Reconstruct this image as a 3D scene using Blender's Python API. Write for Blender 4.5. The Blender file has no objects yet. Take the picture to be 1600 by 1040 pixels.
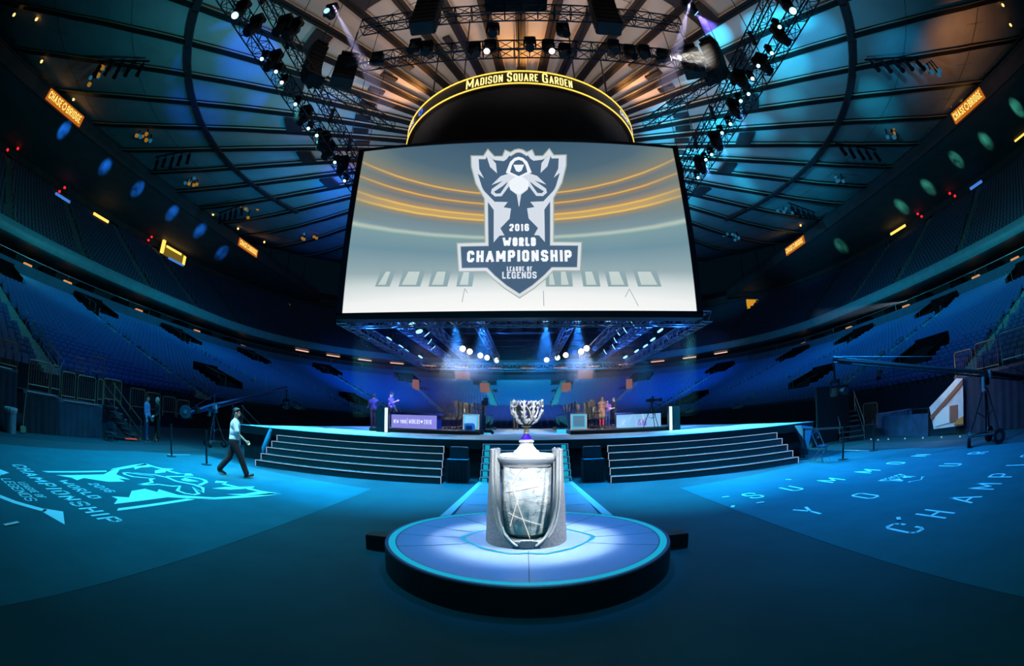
import bpy, bmesh, math, random
from math import sin, cos, pi, radians, degrees, hypot, atan2, asin, sqrt
from mathutils import Vector, Matrix

random.seed(7)
scn = bpy.context.scene
COL = scn.collection

# ------------------------------------------------------------------ camera
CAM = Vector((-0.05, 0.0, 1.72))
F_PX, PITCH, YAW = 700.0, radians(11.2), radians(1.5)
cd = bpy.data.cameras.new('camera')
cam = bpy.data.objects.new('camera', cd)
COL.objects.link(cam)
cam.location = CAM
cam.rotation_euler = (pi / 2 + PITCH, 0, YAW)
cd.type = 'PANO'
cd.sensor_fit = 'HORIZONTAL'
cd.sensor_width = 36.0
cd.sensor_height = 36.0 * 1040 / 1600
cd.lens = 7.0
for tgt in (getattr(cd, 'cycles', None), cd):
    if tgt is None:
        continue
    try:
        tgt.panorama_type = 'FISHEYE_EQUISOLID'
        tgt.fisheye_lens = F_PX * 36.0 / 1600
        tgt.fisheye_fov = radians(190)
    except Exception:
        pass
cd.clip_start = 0.05
cd.clip_end = 400
scn.camera = cam

# ------------------------------------------------------------------ colour management, world
vs = scn.view_settings
scn.display_settings.display_device = 'sRGB'
vs.view_transform = 'Standard'
vs.look = 'None'
vs.gamma = 1.0
vs.use_curve_mapping = False
vs.exposure = 0.0
w = bpy.data.worlds.new('arena_air')
scn.world = w
w.use_nodes = True
w.node_tree.nodes['Background'].inputs[0].default_value = (0.01, 0.05, 0.10, 1)
w.node_tree.nodes['Background'].inputs[1].default_value = 0.06
cy = scn.cycles
try:
    cy.max_bounces = 5; cy.diffuse_bounces = 2; cy.glossy_bounces = 3
    cy.transmission_bounces = 3; cy.volume_bounces = 0; cy.transparent_max_bounces = 8
    cy.sample_clamp_indirect = 3.0; cy.sample_clamp_direct = 0
    cy.caustics_reflective = False; cy.caustics_refractive = False
    cy.use_denoising = True
    cy.use_adaptive_sampling = True; cy.adaptive_threshold = 0.02
except Exception:
    pass

def lin(c):
    """0-255 display colour to linear."""
    o = []
    for v in c:
        v = v / 255.0
        o.append(v / 12.92 if v <= 0.04045 else ((v + 0.055) / 1.055) ** 2.4)
    return tuple(o)

# ------------------------------------------------------------------ lights
def aim(o, target):
    d = Vector(target) - o.location
    o.rotation_euler = d.to_track_quat('-Z', 'Y').to_euler()

def spot(loc, target, power, color, size=40, blend=0.5, radius=0.12, name='spot_light'):
    l = bpy.data.lights.new(name, 'SPOT')
    l.energy = power; l.color = color
    l.spot_size = radians(size); l.spot_blend = blend; l.shadow_soft_size = radius
    o = bpy.data.objects.new(name, l); COL.objects.link(o)
    o.location = loc; aim(o, target)
    return o

def area(loc, target, power, color, sx, sy, name='wash_light', spread=180):
    l = bpy.data.lights.new(name, 'AREA')
    l.shape = 'RECTANGLE'; l.size = sx; l.size_y = sy
    l.energy = power; l.color = color; l.spread = radians(spread)
    o = bpy.data.objects.new(name, l); COL.objects.link(o)
    o.location = loc; aim(o, target)
    return o

def gobo(o, kind, scale, lo, hi, seed=0.0):
    """patterned light: a gobo in front of the lamp, as the real fixtures have"""
    l = o.data; l.use_nodes = True; nt = l.node_tree
    em = next(n for n in nt.nodes if n.type == 'EMISSION')
    tc = nt.nodes.new('ShaderNodeTexCoord')
    mp = nt.nodes.new('ShaderNodeMapping'); mp.inputs['Location'].default_value = (seed, seed * .7, seed * .3)
    mp.inputs['Scale'].default_value = (scale, scale, scale)
    nt.links.new(tc.outputs['Normal'], mp.inputs['Vector'])
    if kind == 'voronoi':
        tx = nt.nodes.new('ShaderNodeTexVoronoi'); out = tx.outputs['Distance']
        tx.inputs['Scale'].default_value = 1.0
    else:
        tx = nt.nodes.new('ShaderNodeTexNoise'); out = tx.outputs['Fac']
        tx.inputs['Scale'].default_value = 1.0
    nt.links.new(mp.outputs[0], tx.inputs['Vector'])
    mr = nt.nodes.new('ShaderNodeMapRange')
    mr.inputs['From Min'].default_value = lo; mr.inputs['From Max'].default_value = hi
    nt.links.new(out, mr.inputs['Value'])
    nt.links.new(mr.outputs['Result'], em.inputs['Strength'])

CY = (0.05, 0.55, 1.0); BL = (0.02, 0.22, 1.0); TEAL = (0.03, 0.62, 0.80); DEEP = (0.01, 0.10, 1.0)
VIO = (0.45, 0.42, 1.0); WH = (0.93, 0.97, 1.0); WARM = (1.0, 0.55, 0.20)

def up(p, k=1.4):
    return CAM + (Vector(p) - CAM) * k
def stage_lights():
    # white key lights on the trophy from both sides of the roof rig
    for s, p in ((-1, 4000), (1, 11500)):
        for y, k in ((4.0, 1), (6.9, .8)): spot((s * 5.4, y, 12.3), (s * .22, 5.15, .8), p * k, WH, 9.5, 0.45, 0.03, 'trophy_key')
    spot((0.6, -3.0, 7.0), (0.0, 5.1, 1.3), 7200, WH, 7.0, 0.6, 0.10, 'trophy_front')
    spot((0.0, 9.4, 12.2), (0.0, 5.4, 0.3), 7000, (.03, .30, 1.0), 17, 0.5, 0.2, 'platform_wash')
    # plain washes over the carpet panels, whose projected light is painted in colour
    for s in (-1, 1):
        area((s * 9.5, 8.6, 12.2), (s * 8.2, 9.2, 0), 1300 if s < 0 else 1150, (.01, .42, .74) if s < 0 else (.005, .30, .90), 2, 2, 'carpet_wash', 75)
    area((0, -3, 13), (0, 4, 0), 200, (.003, .46, .66), 3, 3, 'aisle_wash', 90)
    # bright cyan pool in front of the stairs
    for x, p in ((-3.4, 42000), (3.4, 42000), (-7.2, 17000), (7.2, 14000), (0, 9000)):
        spot((x * 1.1, 13.9, 12.3), (x, 10.7, 0), p, (.0, .44, 1.0), 32, 1.0, 0.3, 'stair_wash')
    # added lamps: a pale one brightens the walking man, cool ones the side corners
    spot((-6.0, 4.0, 12.2), (-7.1, 9.3, .9), 6500, (.80, 1.0, .98), 11, .8, .1, 'added_walk_fill')
    for s in (-1, 1): spot((s * 8.2, 12.0, 12.3), (s * 15.5, 12.5, 1.0), 4200 if s < 0 else 3200, (.03, .34, .80), 62, 1.0, .3, 'added_corner_fill')
    # deck of the stage
    for x, y, p, c in ((-7.5, 15.3, 7000, (.12, .75, 1)), (7.8, 15.3, 7500, (.12, .75, 1)), (-3, 16.5, 1000, (.55, .75, 1)), (3, 16.5, 1000, (.6, .75, 1)), (0, 20, 900, (.2, .6, 1)), (-7.5, 22, 3500, (.05, .4, 1)), (7.5, 22, 3500, (.05, .4, 1)), (0, 26, 900, (.1, .5, 1))):
        spot((x * .82, y + 1.5, 5.1), (x, y, 1.15), p, c, 95, 1.0, 0.15, 'deck_wash')
    for s in (-1, 1):
        for y in (19.5, 23.5):
            spot((s * 4.4, y - 3.0, 5.1), (s * 2.9, y + .6, 1.9), 2700, (1.0, .93, .82), 55, 0.6, 0.15, 'player_key')
        spot((s * 6.6, 17.3, 5.1), (s * 6.7, 22.0, 2.2), 4000, (.30, .28, 1.0) if s < 0 else (.2, .4, 1), 50, 0.6, 0.15, 'caster_key')
    spot((5.0, 21.0, 5.1), (5.3, 26.0, 2.1), 1200, (.9, .9, 1.0), 40, 0.6, 0.15, 'caster_key')
    # bowl washes
    for s in (-1, 1):
        for y, p, c in ((6, 9000, (.01, .42, .55)), (18, 9500, (.006, .34, .72)), (33, 13500, (.006, .36, .80)), (50, 12000, (.004, .26, .85))):
            spot((s * 20, y, 21.5), (s * 34, y + 2, 6.5), p * (.66 if s < 0 else 1.0), c, 100, 1.0, 0.4, 'seat_wash')
        spot((s * 8.5, 9, 12.4), (s * 23.5, 17, 3.2), 2500, (.003, .14, 1.0), 42, 1.0, 0.4, 'seat_wash')
        spot((s * 16, 62, 19), (s * 27, 80, 5), 30000, (.002, .19, 1.0), 80, 1.0, 0.4, 'seat_wash')
        for y in (4, 22, 42): spot((s * 30, y, 15), (s * 46.5, y + 3, 14.0), 3200, (.01, .5, .62), 110, 1.0, 0.4, 'ledge_wash')
    spot((0, 66, 19), (0, 86, 6), 42000, (.0, .50, .95), 80, 1.0, 0.4, 'seat_wash')
    spot((0, 38, 11.0), (0, 46, 1.5), 5500, (.0, .36, 1.0), 80, 1.0, 0.3, 'seat_wash')
    # roof: warm uplight round the drum, grey light below it, cool wash further out
    for a in range(0, 360, 45):
        q = Vector((10.5 * sin(radians(a)), 23 - 10.5 * cos(radians(a)), 18.0)); o_ = Vector((7.6 * sin(radians(a)), 23 - 7.6 * cos(radians(a)), 16.2))
        spot(up(o_), up(q), 1500, (1.0, .42, .10), 130, 1.0, 0.3, 'roof_uplight')
    for x, y in ((-4, 6), (4, 6), (-6, 14), (6, 14), (0, 10), (-7, 22), (7, 22)):
        spot((x, y, 14.6), (x * 1.3, y * 1.3 + 2, 26), 2200, (1.0, .82, .72), 125, 1.0, 1.0, 'roof_fill')
    for s in (-1, 1):
        spot((s * 14, 12, 14.8), up((s * 20, 16, 19.5)), 7500, (.015, .40, .55) if s < 0 else (.05, .42, .78), 125, 1.0, 0.4, 'roof_wash')
        spot((s * 16, 32, 15.0), up((s * 23, 36, 20)), 12000, (.01, .34, .85), 120, 1.0, 0.4, 'roof_wash')
    for s in (-1, 1): spot((s * 11.5, 20, 14.8), up((s * 14, 24, 18.4)), 7000, (.01, .36, .72), 130, 1.0, .5, 'roof_wash')
    spot(up((25, 5, 15)), up((27, 7, 21)), 1800, (1.0, .42, .12), 100, 1.0, .5, 'roof_corner_glow')
    # gobo patches on the roof and the bridges
    for (x, y, z), t_, p, c, sz, k, sd in (
            ((-8.9, 9.0, 13.8), (-15.3, 13.0, 18.6), 34000, (.005, .09, 1), 27, 3.2, 1.3),
            ((-8.9, 15, 13.8), (-13.0, 23.0, 18.2), 9000, (.01, .16, 1), 44, 5.0, 2.7),
            ((-8.9, 21, 13.8), (-13.5, 32.0, 18.6), 80000, (.005, .07, 1), 44, 4.0, 4.2),
            ((8.9, 7.5, 13.8), (13.5, 9.0, 18.2), 26000, (.005, .42, 1), 44, 3.4, 6.1),
            ((8.9, 12, 13.8), (13.5, 15.0, 18.2), 42000, (.01, .55, 1), 52, 4.0, 3.3),
            ((8.9, 16, 13.8), (13.0, 24.0, 18.2), 60000, (.005, .48, 1), 52, 4.0, 5.4),
            ((8.9, 21, 13.8), (13.5, 31.5, 18.6), 80000, (.01, .55, 1), 40, 4.0, 7.9)):
        gobo(spot((x, y, z), up(t_), p, c, sz, 0.3, 0.02, 'gobo_light'), 'voronoi', k, 0.55, 0.35, sd)
    for s, c in ((-1, (.01, .20, 1.0)), (1, (.08, .70, .50))):
        for i, (px, py) in enumerate(((92, 211), (158, 266), (208, 300), (262, 337), (305, 364), (343, 397)) if s < 0 else ((1592, 170), (1541, 220), (1497, 250), (1450, 292), (1408, 322), (1314, 384))):
            d = ray0(px, py); X = s * 55.0; t = (X - CAM.x) / d.x; q = CAM + d * t
            gobo(spot((s * 9.0, 6 + i * 2.6, 12.6), q, (2600000 if s < 0 else 1500000), c, 2.4, 1.0, 0.02, 'bridge_gobo'), 'noise', 34, 0.30, 0.62, i * 1.7)
def ray0(px, py):
    u = (px - 800) / F_PX; v = (520 - py) / F_PX; r = hypot(u, v)
    th = 2 * asin(r / 2); fw = Vector((-sin(YAW) * cos(PITCH), cos(YAW) * cos(PITCH), sin(PITCH)))
    rt = Vector((cos(YAW), sin(YAW), 0)); u_ = rt.cross(fw)
    return fw * cos(th) + (rt * u / r + u_ * v / r) * sin(th)
stage_lights()
# ------------------------------------------------------------------ materials
MATS = {}
def P(name, col, rough=0.6, metal=0.0, emit=None, es=1.0, noise=None, spec=0.5, bump=0.0, sample=False, alpha=None):
    """procedural material; col in 0-255 display values; noise=(scale, amount) varies the colour"""
    if name in MATS:
        return MATS[name]
    m = bpy.data.materials.new(name); m.use_nodes = True; nt = m.node_tree
    b = nt.nodes['Principled BSDF']
    c = lin(col)
    b.inputs['Base Color'].default_value = (*c, 1)
    b.inputs['Roughness'].default_value = rough
    b.inputs['Metallic'].default_value = metal
    b.inputs['Specular IOR Level'].default_value = spec
    if noise or bump:
        tc = nt.nodes.new('ShaderNodeTexCoord')
        nz = nt.nodes.new('ShaderNodeTexNoise'); nz.inputs['Scale'].default_value = noise[0] if noise else 40
        nz.inputs['Detail'].default_value = 6
        nt.links.new(tc.outputs['Object'], nz.inputs['Vector'])
        if noise:
            mr = nt.nodes.new('ShaderNodeMapRange')
            mr.inputs['From Min'].default_value = .3; mr.inputs['From Max'].default_value = .7
            mr.inputs['To Min'].default_value = 1 - noise[1]; mr.inputs['To Max'].default_value = 1 + noise[1]
            nt.links.new(nz.outputs['Fac'], mr.inputs['Value'])
            mx = nt.nodes.new('ShaderNodeVectorMath'); mx.operation = 'SCALE'
            mx.inputs[0].default_value = c
            nt.links.new(mr.outputs['Result'], mx.inputs['Scale'])
            nt.links.new(mx.outputs[0], b.inputs['Base Color'])
        if bump:
            bp = nt.nodes.new('ShaderNodeBump'); bp.inputs['Strength'].default_value = bump
            nt.links.new(nz.outputs['Fac'], bp.inputs['Height'])
            nt.links.new(bp.outputs[0], b.inputs['Normal'])
    if emit:
        b.inputs['Base Color'].default_value = (*(q * .12 for q in c), 1); b.inputs['Specular IOR Level'].default_value = .1
        for l_ in list(b.inputs['Base Color'].links): nt.links.remove(l_)
        b.inputs['Emission Color'].default_value = (*lin(emit), 1)
        b.inputs['Emission Strength'].default_value = es
        if not sample:
            try: m.cycles.emission_sampling = 'NONE'
            except Exception: pass
    MATS[name] = m
    return m

black = P('black_paint', (16, 18, 22), 0.6)
drape = P('black_drape', (20, 26, 36), 0.9, noise=(3, .35))
truss_m = P('truss_metal', (46, 50, 58), 0.45, 0.5)
steel = P('galvanised_rail', (150, 152, 150), 0.35, 0.7)
bronze_rail = P('painted_rail', (140, 112, 84), 0.45, 0.5)
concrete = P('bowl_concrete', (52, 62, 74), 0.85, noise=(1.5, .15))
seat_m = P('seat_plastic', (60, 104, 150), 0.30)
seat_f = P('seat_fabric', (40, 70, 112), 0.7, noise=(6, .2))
aisle_m = P('aisle_step', (130, 150, 140), 0.8, noise=(3, .2))
skin_m = P('skin', (205, 155, 125), 0.5)
skin_pale = P('pale_skin', (225, 185, 160), 0.5)
hair_d = P('dark_hair', (28, 20, 16), 0.6)
hair_b = P('brown_hair', (96, 60, 36), 0.6)
white_cloth = P('white_cloth', (222, 226, 226), 0.8)
black_cloth = P('black_cloth', (24, 25, 30), 0.85)
jeans = P('denim', (52, 72, 110), 0.85, noise=(20, .2))
shoe_m = P('black_shoe', (22, 22, 26), 0.5)
shoe_w = P('white_sole', (225, 225, 225), 0.6)

# ------------------------------------------------------------------ mesh builder
class MB:
    def __init__(s):
        s.v = []; s.f = []; s.m = []; s.mi = 0
    def add(s, vs, fs):
        k = len(s.v); s.v += [tuple(p) for p in vs]
        for f in fs:
            s.f.append(tuple(i + k for i in f)); s.m.append(s.mi)
        return s
    def box(s, c, d, rz=0.0, M=None):
        x, y, z = (q / 2 for q in d)
        p = [Vector((sx * x, sy * y, sz * z)) for sz in (-1, 1) for sy in (-1, 1) for sx in (-1, 1)]
        R = M if M else Matrix.Rotation(rz, 3, 'Z')
        p = [R @ q + Vector(c) for q in p]
        return s.add(p, [(0, 2, 3, 1), (4, 5, 7, 6), (0, 1, 5, 4), (2, 6, 7, 3), (0, 4, 6, 2), (1, 3, 7, 5)])
    def bevbox(s, c, d, b=0.02, rz=0.0):
        bm = bmesh.new(); bmesh.ops.create_cube(bm, size=1)
        for q in bm.verts: q.co = Vector((q.co.x * d[0], q.co.y * d[1], q.co.z * d[2]))
        bmesh.ops.bevel(bm, geom=bm.edges[:], offset=b, segments=2, affect='EDGES')
        R = Matrix.Rotation(rz, 3, 'Z')
        vs_ = [R @ q.co + Vector(c) for q in bm.verts]; fs = [[q.index for q in f.verts] for f in bm.faces]
        bm.free(); return s.add(vs_, fs)
    def bar(s, a, b, r=0.02, n=6, r2=None, cap=True):
        a = Vector(a); b = Vector(b); d = b - a
        if d.length < 1e-6: return s
        q = d.to_track_quat('Z', 'Y'); r2 = r if r2 is None else r2
        p = []
        for (o, rr) in ((a, r), (b, r2)):
            for i in range(n):
                t = 2 * pi * i / n
                p.append(o + q @ Vector((rr * cos(t), rr * sin(t), 0)))
        f = [(i, (i + 1) % n, n + (i + 1) % n, n + i) for i in range(n)]
        if cap: f += [tuple(reversed(range(n))), tuple(range(n, 2 * n))]
        return s.add(p, f)
    def tube(s, pts, r=0.02, n=6):
        for a, b in zip(pts, pts[1:]): s.bar(a, b, r, n)
        return s
    def sweep(s, pts, r=0.02, n=8, radii=None):
        pts = [Vector(p) for p in pts]; k = len(pts); vs_ = []
        for i, p in enumerate(pts):
            d = (pts[min(i + 1, k - 1)] - pts[max(i - 1, 0)]).normalized()
            q = d.to_track_quat('Z', 'Y'); rr = radii[i] if radii else r
            for j in range(n):
                t = 2 * pi * j / n; vs_.append(p + q @ Vector((rr * cos(t), rr * sin(t), 0)))
        fs = []
        for i in range(k - 1):
            for j in range(n):
                fs.append((i * n + j, i * n + (j + 1) % n, (i + 1) * n + (j + 1) % n, (i + 1) * n + j))
        fs += [tuple(reversed(range(n))), tuple(range((k - 1) * n, k * n))]
        return s.add(vs_, fs)
    def lathe(s, prof, c=(0, 0, 0), n=32, a0=0.0, a1=2 * pi, wob=None):
        full = abs(a1 - a0 - 2 * pi) < 1e-6
        m = n if full else n + 1
        vs_ = []
        for (r, z) in prof:
            for i in range(m):
                t = a0 + (a1 - a0) * i / n
                rr = r * (1 + wob(t, z) if wob else 1)
                vs_.append((c[0] + rr * cos(t), c[1] + rr * sin(t), c[2] + z))
        fs = []
        for k in range(len(prof) - 1):
            for i in range(n):
                j = (i + 1) % m
                fs.append((k * m + i, k * m + j, (k + 1) * m + j, (k + 1) * m + i))
        return s.add(vs_, fs)
    def ell(s, c, r, n=14, k=9, M=None):
        vs_ = []; fs = []
        for i in range(k + 1):
            ph = pi * i / k
            for j in range(n):
                t = 2 * pi * j / n
                p = Vector((r[0] * sin(ph) * cos(t), r[1] * sin(ph) * sin(t), r[2] * cos(ph)))
                if M: p = M @ p
                vs_.append(p + Vector(c))
        for i in range(k):
            for j in range(n):
                fs.append((i * n + j, (i + 1) * n + j, (i + 1) * n + (j + 1) % n, i * n + (j + 1) % n))
        return s.add(vs_, fs)
    def prism(s, poly, f3, off):
        """flat outline poly [(u,v)] mapped by f3 to 3D, extruded by vector off"""
        n = len(poly); a = [Vector(f3(*p)) for p in poly]; o = Vector(off)
        return s.add(a + [p + o for p in a], [tuple(range(n)), tuple(reversed(range(n, 2 * n)))] + [(i, i + n, (i + 1) % n + n, (i + 1) % n) for i in range(n)])
    def face(s, pts):
        return s.add(pts, [tuple(range(len(pts)))])
    def build(s, name, mats, parent=None, smooth=False, loc=None, rz=None):
        me = bpy.data.meshes.new(name)
        me.from_pydata([tuple(p) for p in s.v], [], s.f)
        mats = mats if isinstance(mats, (list, tuple)) else [mats]
        for m in mats: me.materials.append(m)
        if len(mats) > 1:
            for p, i in zip(me.polygons, s.m): p.material_index = i
        if smooth:
            me.shade_smooth()
            try: me.set_sharp_from_angle(angle=radians(38))
            except Exception: pass
        me.update()
        o = bpy.data.objects.new(name, me); COL.objects.link(o)
        if parent is not None: o.parent = parent
        if loc is not None: o.location = loc
        if rz is not None: o.rotation_euler.z = rz
        return o

def fill_poly(s, poly, f3):
    """concave outline -> triangles"""
    from mathutils.geometry import tessellate_polygon
    t = tessellate_polygon([[Vector((p[0], p[1], 0)) for p in poly]])
    return s.add([f3(*p) for p in poly], [tuple(q) for q in t])

def tag(o, label=None, cat=None, group=None, kind=None):
    if label: o['label'] = label
    if cat: o['category'] = cat
    if group: o['group'] = group
    if kind: o['kind'] = kind
    return o
def thing(name, label, cat, loc=(0, 0, 0), rz=0.0, group=None):
    o = bpy.data.objects.new(name, None); COL.objects.link(o)
    o.empty_display_size = 0.1
    o.location = loc; o.rotation_euler = (0, 0, rz)
    return tag(o, label, cat, group)
KIDS = {}
def tree_copy(root, loc=None, rz=None, label=None, group=None, parent=None):
    c = root.copy(); COL.objects.link(c)
    if parent is not None: c.parent = parent
    for ch in root.children: tree_copy(ch, parent=c)
    if loc is not None: c.location = loc
    if rz is not None: c.rotation_euler.z = rz
    if label: c['label'] = label
    if group: c['group'] = group
    return c
def struct(o):
    o['kind'] = 'structure'; return o

ORD = ['first', 'second', 'third', 'fourth', 'fifth', 'sixth', 'seventh', 'eighth', 'ninth', 'tenth', 'eleventh', 'twelfth', 'thirteenth', 'fourteenth', 'fifteenth', 'sixteenth', 'seventeenth', 'eighteenth', 'nineteenth', 'twentieth']

# condensed block capitals drawn with straight strokes
_c = .22
GLYPH = {
    'O': [[(_c, 0), (1 - _c, 0), (1, _c * .6), (1, 1 - _c * .6), (1 - _c, 1), (_c, 1), (0, 1 - _c * .6), (0, _c * .6), (_c, 0)]],
    'C': [[(1, .68), (1, 1 - _c * .6), (1 - _c, 1), (_c, 1), (0, 1 - _c * .6), (0, _c * .6), (_c, 0), (1 - _c, 0), (1, _c * .6), (1, .32)]],
    'G': [[(1, .70), (1, 1 - _c * .6), (1 - _c, 1), (_c, 1), (0, 1 - _c * .6), (0, _c * .6), (_c, 0), (1, 0), (1, .46), (.55, .46)]],
    'S': [[(1, .74), (1, 1 - _c * .6), (1 - _c, 1), (_c, 1), (0, 1 - _c * .6), (0, .64), (_c, .53), (1 - _c, .47), (1, .36), (1, _c * .6), (1 - _c, 0), (_c, 0), (0, _c * .6), (0, .26)]],
    'H': [[(0, 0), (0, 1)], [(1, 0), (1, 1)], [(0, .5), (1, .5)]], 'A': [[(0, 0), (.5, 1), (1, 0)], [(.18, .28), (.82, .28)]],
    'M': [[(0, 0), (0, 1), (.5, .25), (1, 1), (1, 0)]], 'N': [[(0, 0), (0, 1), (1, 0), (1, 1)]], 'I': [[(.5, 0), (.5, 1)]],
    'P': [[(0, 0), (0, 1), (1 - _c, 1), (1, 1 - _c * .6), (1, .57), (1 - _c, .44), (0, .44)]], 'R': [[(0, 0), (0, 1), (1 - _c, 1), (1, 1 - _c * .6), (1, .60), (1 - _c, .47), (0, .47)], [(.5, .47), (1, 0)]],
    'W': [[(0, 1), (.22, 0), (.5, .62), (.78, 0), (1, 1)]], 'L': [[(0, 1), (0, 0), (1, 0)]], 'D': [[(0, 0), (0, 1), (1 - _c, 1), (1, 1 - _c * .6), (1, _c * .6), (1 - _c, 0), (0, 0)]],
    'E': [[(1, 1), (0, 1), (0, 0), (1, 0)], [(0, .52), (.85, .52)]], 'F': [[(1, 1), (0, 1), (0, 0)], [(0, .5), (.85, .5)]], 'U': [[(0, 1), (0, _c * .6), (_c, 0), (1 - _c, 0), (1, _c * .6), (1, 1)]],
    'Q': [[(_c, 0), (1 - _c, 0), (1, _c * .6), (1, 1 - _c * .6), (1 - _c, 1), (_c, 1), (0, 1 - _c * .6), (0, _c * .6), (_c, 0)], [(.6, .22), (1.05, -.06)]],
    'B': [[(0, 0), (0, 1), (1 - _c, 1), (1, .88), (1, .62), (1 - _c, .52), (0, .52)], [(1 - _c, .52), (1, .42), (1, .12), (1 - _c, 0), (0, 0)]], 'Y': [[(0, 1), (.5, .48), (1, 1)], [(.5, .48), (.5, 0)]],
    'K': [[(0, 0), (0, 1)], [(1, 1), (0, .42)], [(.3, .58), (1, 0)]], '2': [[(0, .74), (0, .87), (_c, 1), (1 - _c, 1), (1, .87), (1, .60), (0, .12), (0, 0), (1, 0)]],
    '0': [[(_c, 0), (1 - _c, 0), (1, _c * .6), (1, 1 - _c * .6), (1 - _c, 1), (_c, 1), (0, 1 - _c * .6), (0, _c * .6), (_c, 0)]], '1': [[(0, .82), (.7, 1), (.7, 0)]],
    '6': [[(1, .76), (1, .87), (1 - _c, 1), (_c, 1), (0, 1 - _c * .6), (0, _c * .6), (_c, 0), (1 - _c, 0), (1, _c * .6), (1, .44), (1 - _c, .56), (0, .52)]],
}
GW = {'I': .34, 'M': 1.3, 'W': 1.7, '1': .6, ' ': .55, 'A': 1.12, 'L': .85, 'E': .85, 'F': .82}
def block_text(name, body, W, H, st, mat, parent, f3, gap=.34, slim=1.0, big=1.0):
    """W wide (centred on u = 0), H high capitals; f3 maps (u, v) to 3D; letters after big initials can be lower"""
    un = sum(GW.get(ch, 1.0) for ch in body) + gap * (len(body) - 1); k = W / un
    mb = MB(); x = -W / 2
    for ch in body:
        w = GW.get(ch, 1.0) * k
        if ch != ' ':
            iw = max(w - st, 1e-4); ih = H - st
            for line in GLYPH[ch]:
                ends = [p[1] in (0, 1) and ch not in 'CGS26' for p in (line[0], line[-1])]
                P_ = [Vector((x + st / 2 + (p[0] if ch != 'I' else .5) * iw, st / 2 + p[1] * ih)) for p in line]
                for a, b in zip(P_, P_[1:]):
                    d = (b - a); L = d.length
                    if L < 1e-6: continue
                    d /= L; q = Vector((-d.y, d.x)) * st / 2; e = d * st * .24
                    n = max(1, int(L / .2))
                    pa, pb = a - e, b + e
                    if a is P_[0] and P_[0] != P_[-1]: pa = a - d * st * (.48 if ends[0] else 0)
                    if b is P_[-1] and P_[0] != P_[-1]: pb = b + d * st * (.48 if ends[1] else 0)
                    for i in range(n):
                        u0 = pa + (pb - pa) * i / n; u1 = pa + (pb - pa) * (i + 1) / n
                        mb.add([f3(*(u0 + q)), f3(*(u0 - q)), f3(*(u1 - q)), f3(*(u1 + q))], [(0, 1, 2, 3)])
        x += w + gap * k
    return mb.build(name, mat, parent)

# pixel of the photograph -> ray -> point on a plane of the place
def ray(px, py):
    u = (px - 800) / F_PX; v = (520 - py) / F_PX; r = hypot(u, v)
    th = 2 * asin(r / 2); fw = Vector((-sin(YAW) * cos(PITCH), cos(YAW) * cos(PITCH), sin(PITCH)))
    rt = Vector((cos(YAW), sin(YAW), 0)); up = rt.cross(fw)
    return fw * cos(th) + (rt * u / r + up * v / r) * sin(th) if r > 1e-9 else fw
def at_z(px, py, z):
    d = ray(px, py); return CAM + d * ((z - CAM.z) / d.z)
def at_y(px, py, y):
    d = ray(px, py); return CAM + d * (y / d.y)
# ================================================================== THE SETTING
# bowl plan: straight sides at |X| = 16 + d up to Y = 38, then a half circle round (0, 38)
S = 1.4                      # the bowl and roof stand farther out than the floor rig
def zs(z): return 1.72 + (z - 1.72) * S
BX, BY, BK = 16.0 * S, 38.0 * S, 0.353
B0 = zs(2.2)
YN = -20.0
def plan(d, n=40, y0=YN):
    """outline of the bowl at offset d, from the left side round the far end to the right side"""
    R = BX + d
    pts = [(-R, y0 + (BY - y0) * i / 10) for i in range(10)]
    pts += [(-R * cos(pi * i / n), BY + R * sin(pi * i / n)) for i in range(n + 1)]
    pts += [(R, BY - (BY - y0) * i / 10) for i in range(1, 11)]
    return pts
def loft(mb, rings):
    """rings: list of lists of 3D points of equal length"""
    n = len(rings[0]); vs_ = [p for r in rings for p in r]; fs = []
    for k in range(len(rings) - 1):
        for i in range(n - 1):
            fs.append((k * n + i, k * n + i + 1, (k + 1) * n + i + 1, (k + 1) * n + i))
    return mb.add(vs_, fs)
def ring(d, z, n=40):
    """d, z in the drawing's own units"""
    return [(x, y, zs(z)) for x, y in plan(d * S, n)]

# floor of the arena: dark carpet tiles
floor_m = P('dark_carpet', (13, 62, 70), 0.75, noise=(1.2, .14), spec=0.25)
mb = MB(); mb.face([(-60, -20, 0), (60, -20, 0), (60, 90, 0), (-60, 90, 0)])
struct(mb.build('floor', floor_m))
# projected light either side of the aisle, put in as a lighter carpet colour
carp_m = P('carpet_projected_light', (22, 92, 104), 0.8, noise=(1.6, .10), spec=0.2)
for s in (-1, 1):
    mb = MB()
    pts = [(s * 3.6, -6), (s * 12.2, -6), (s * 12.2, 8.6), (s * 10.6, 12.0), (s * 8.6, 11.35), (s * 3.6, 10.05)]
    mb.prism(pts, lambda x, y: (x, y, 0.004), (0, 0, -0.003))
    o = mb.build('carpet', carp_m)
    tag(o, 'wide carpet panel painted lighter as projected blue light under the white crest, beside the dark aisle' if s < 0 else 'wide carpet panel painted lighter as projected blue light under the white words, beside the dark aisle', 'carpet')
# stone-grey strip round the sides
strip_m = P('worn_rubber_strip', (24, 58, 68), 0.7, noise=(2, .2))
for s, n_ in ((-1, 1), (1, 2)):
    mb = MB(); mb.face([(s * 12.3, -8, 0.006), (s * 13.6, -8, 0.006), (s * 13.2, 13.4, 0.006), (s * 11.6, 13.2, 0.006)])
    struct(mb.build('trim_%d' % n_, strip_m))

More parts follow.
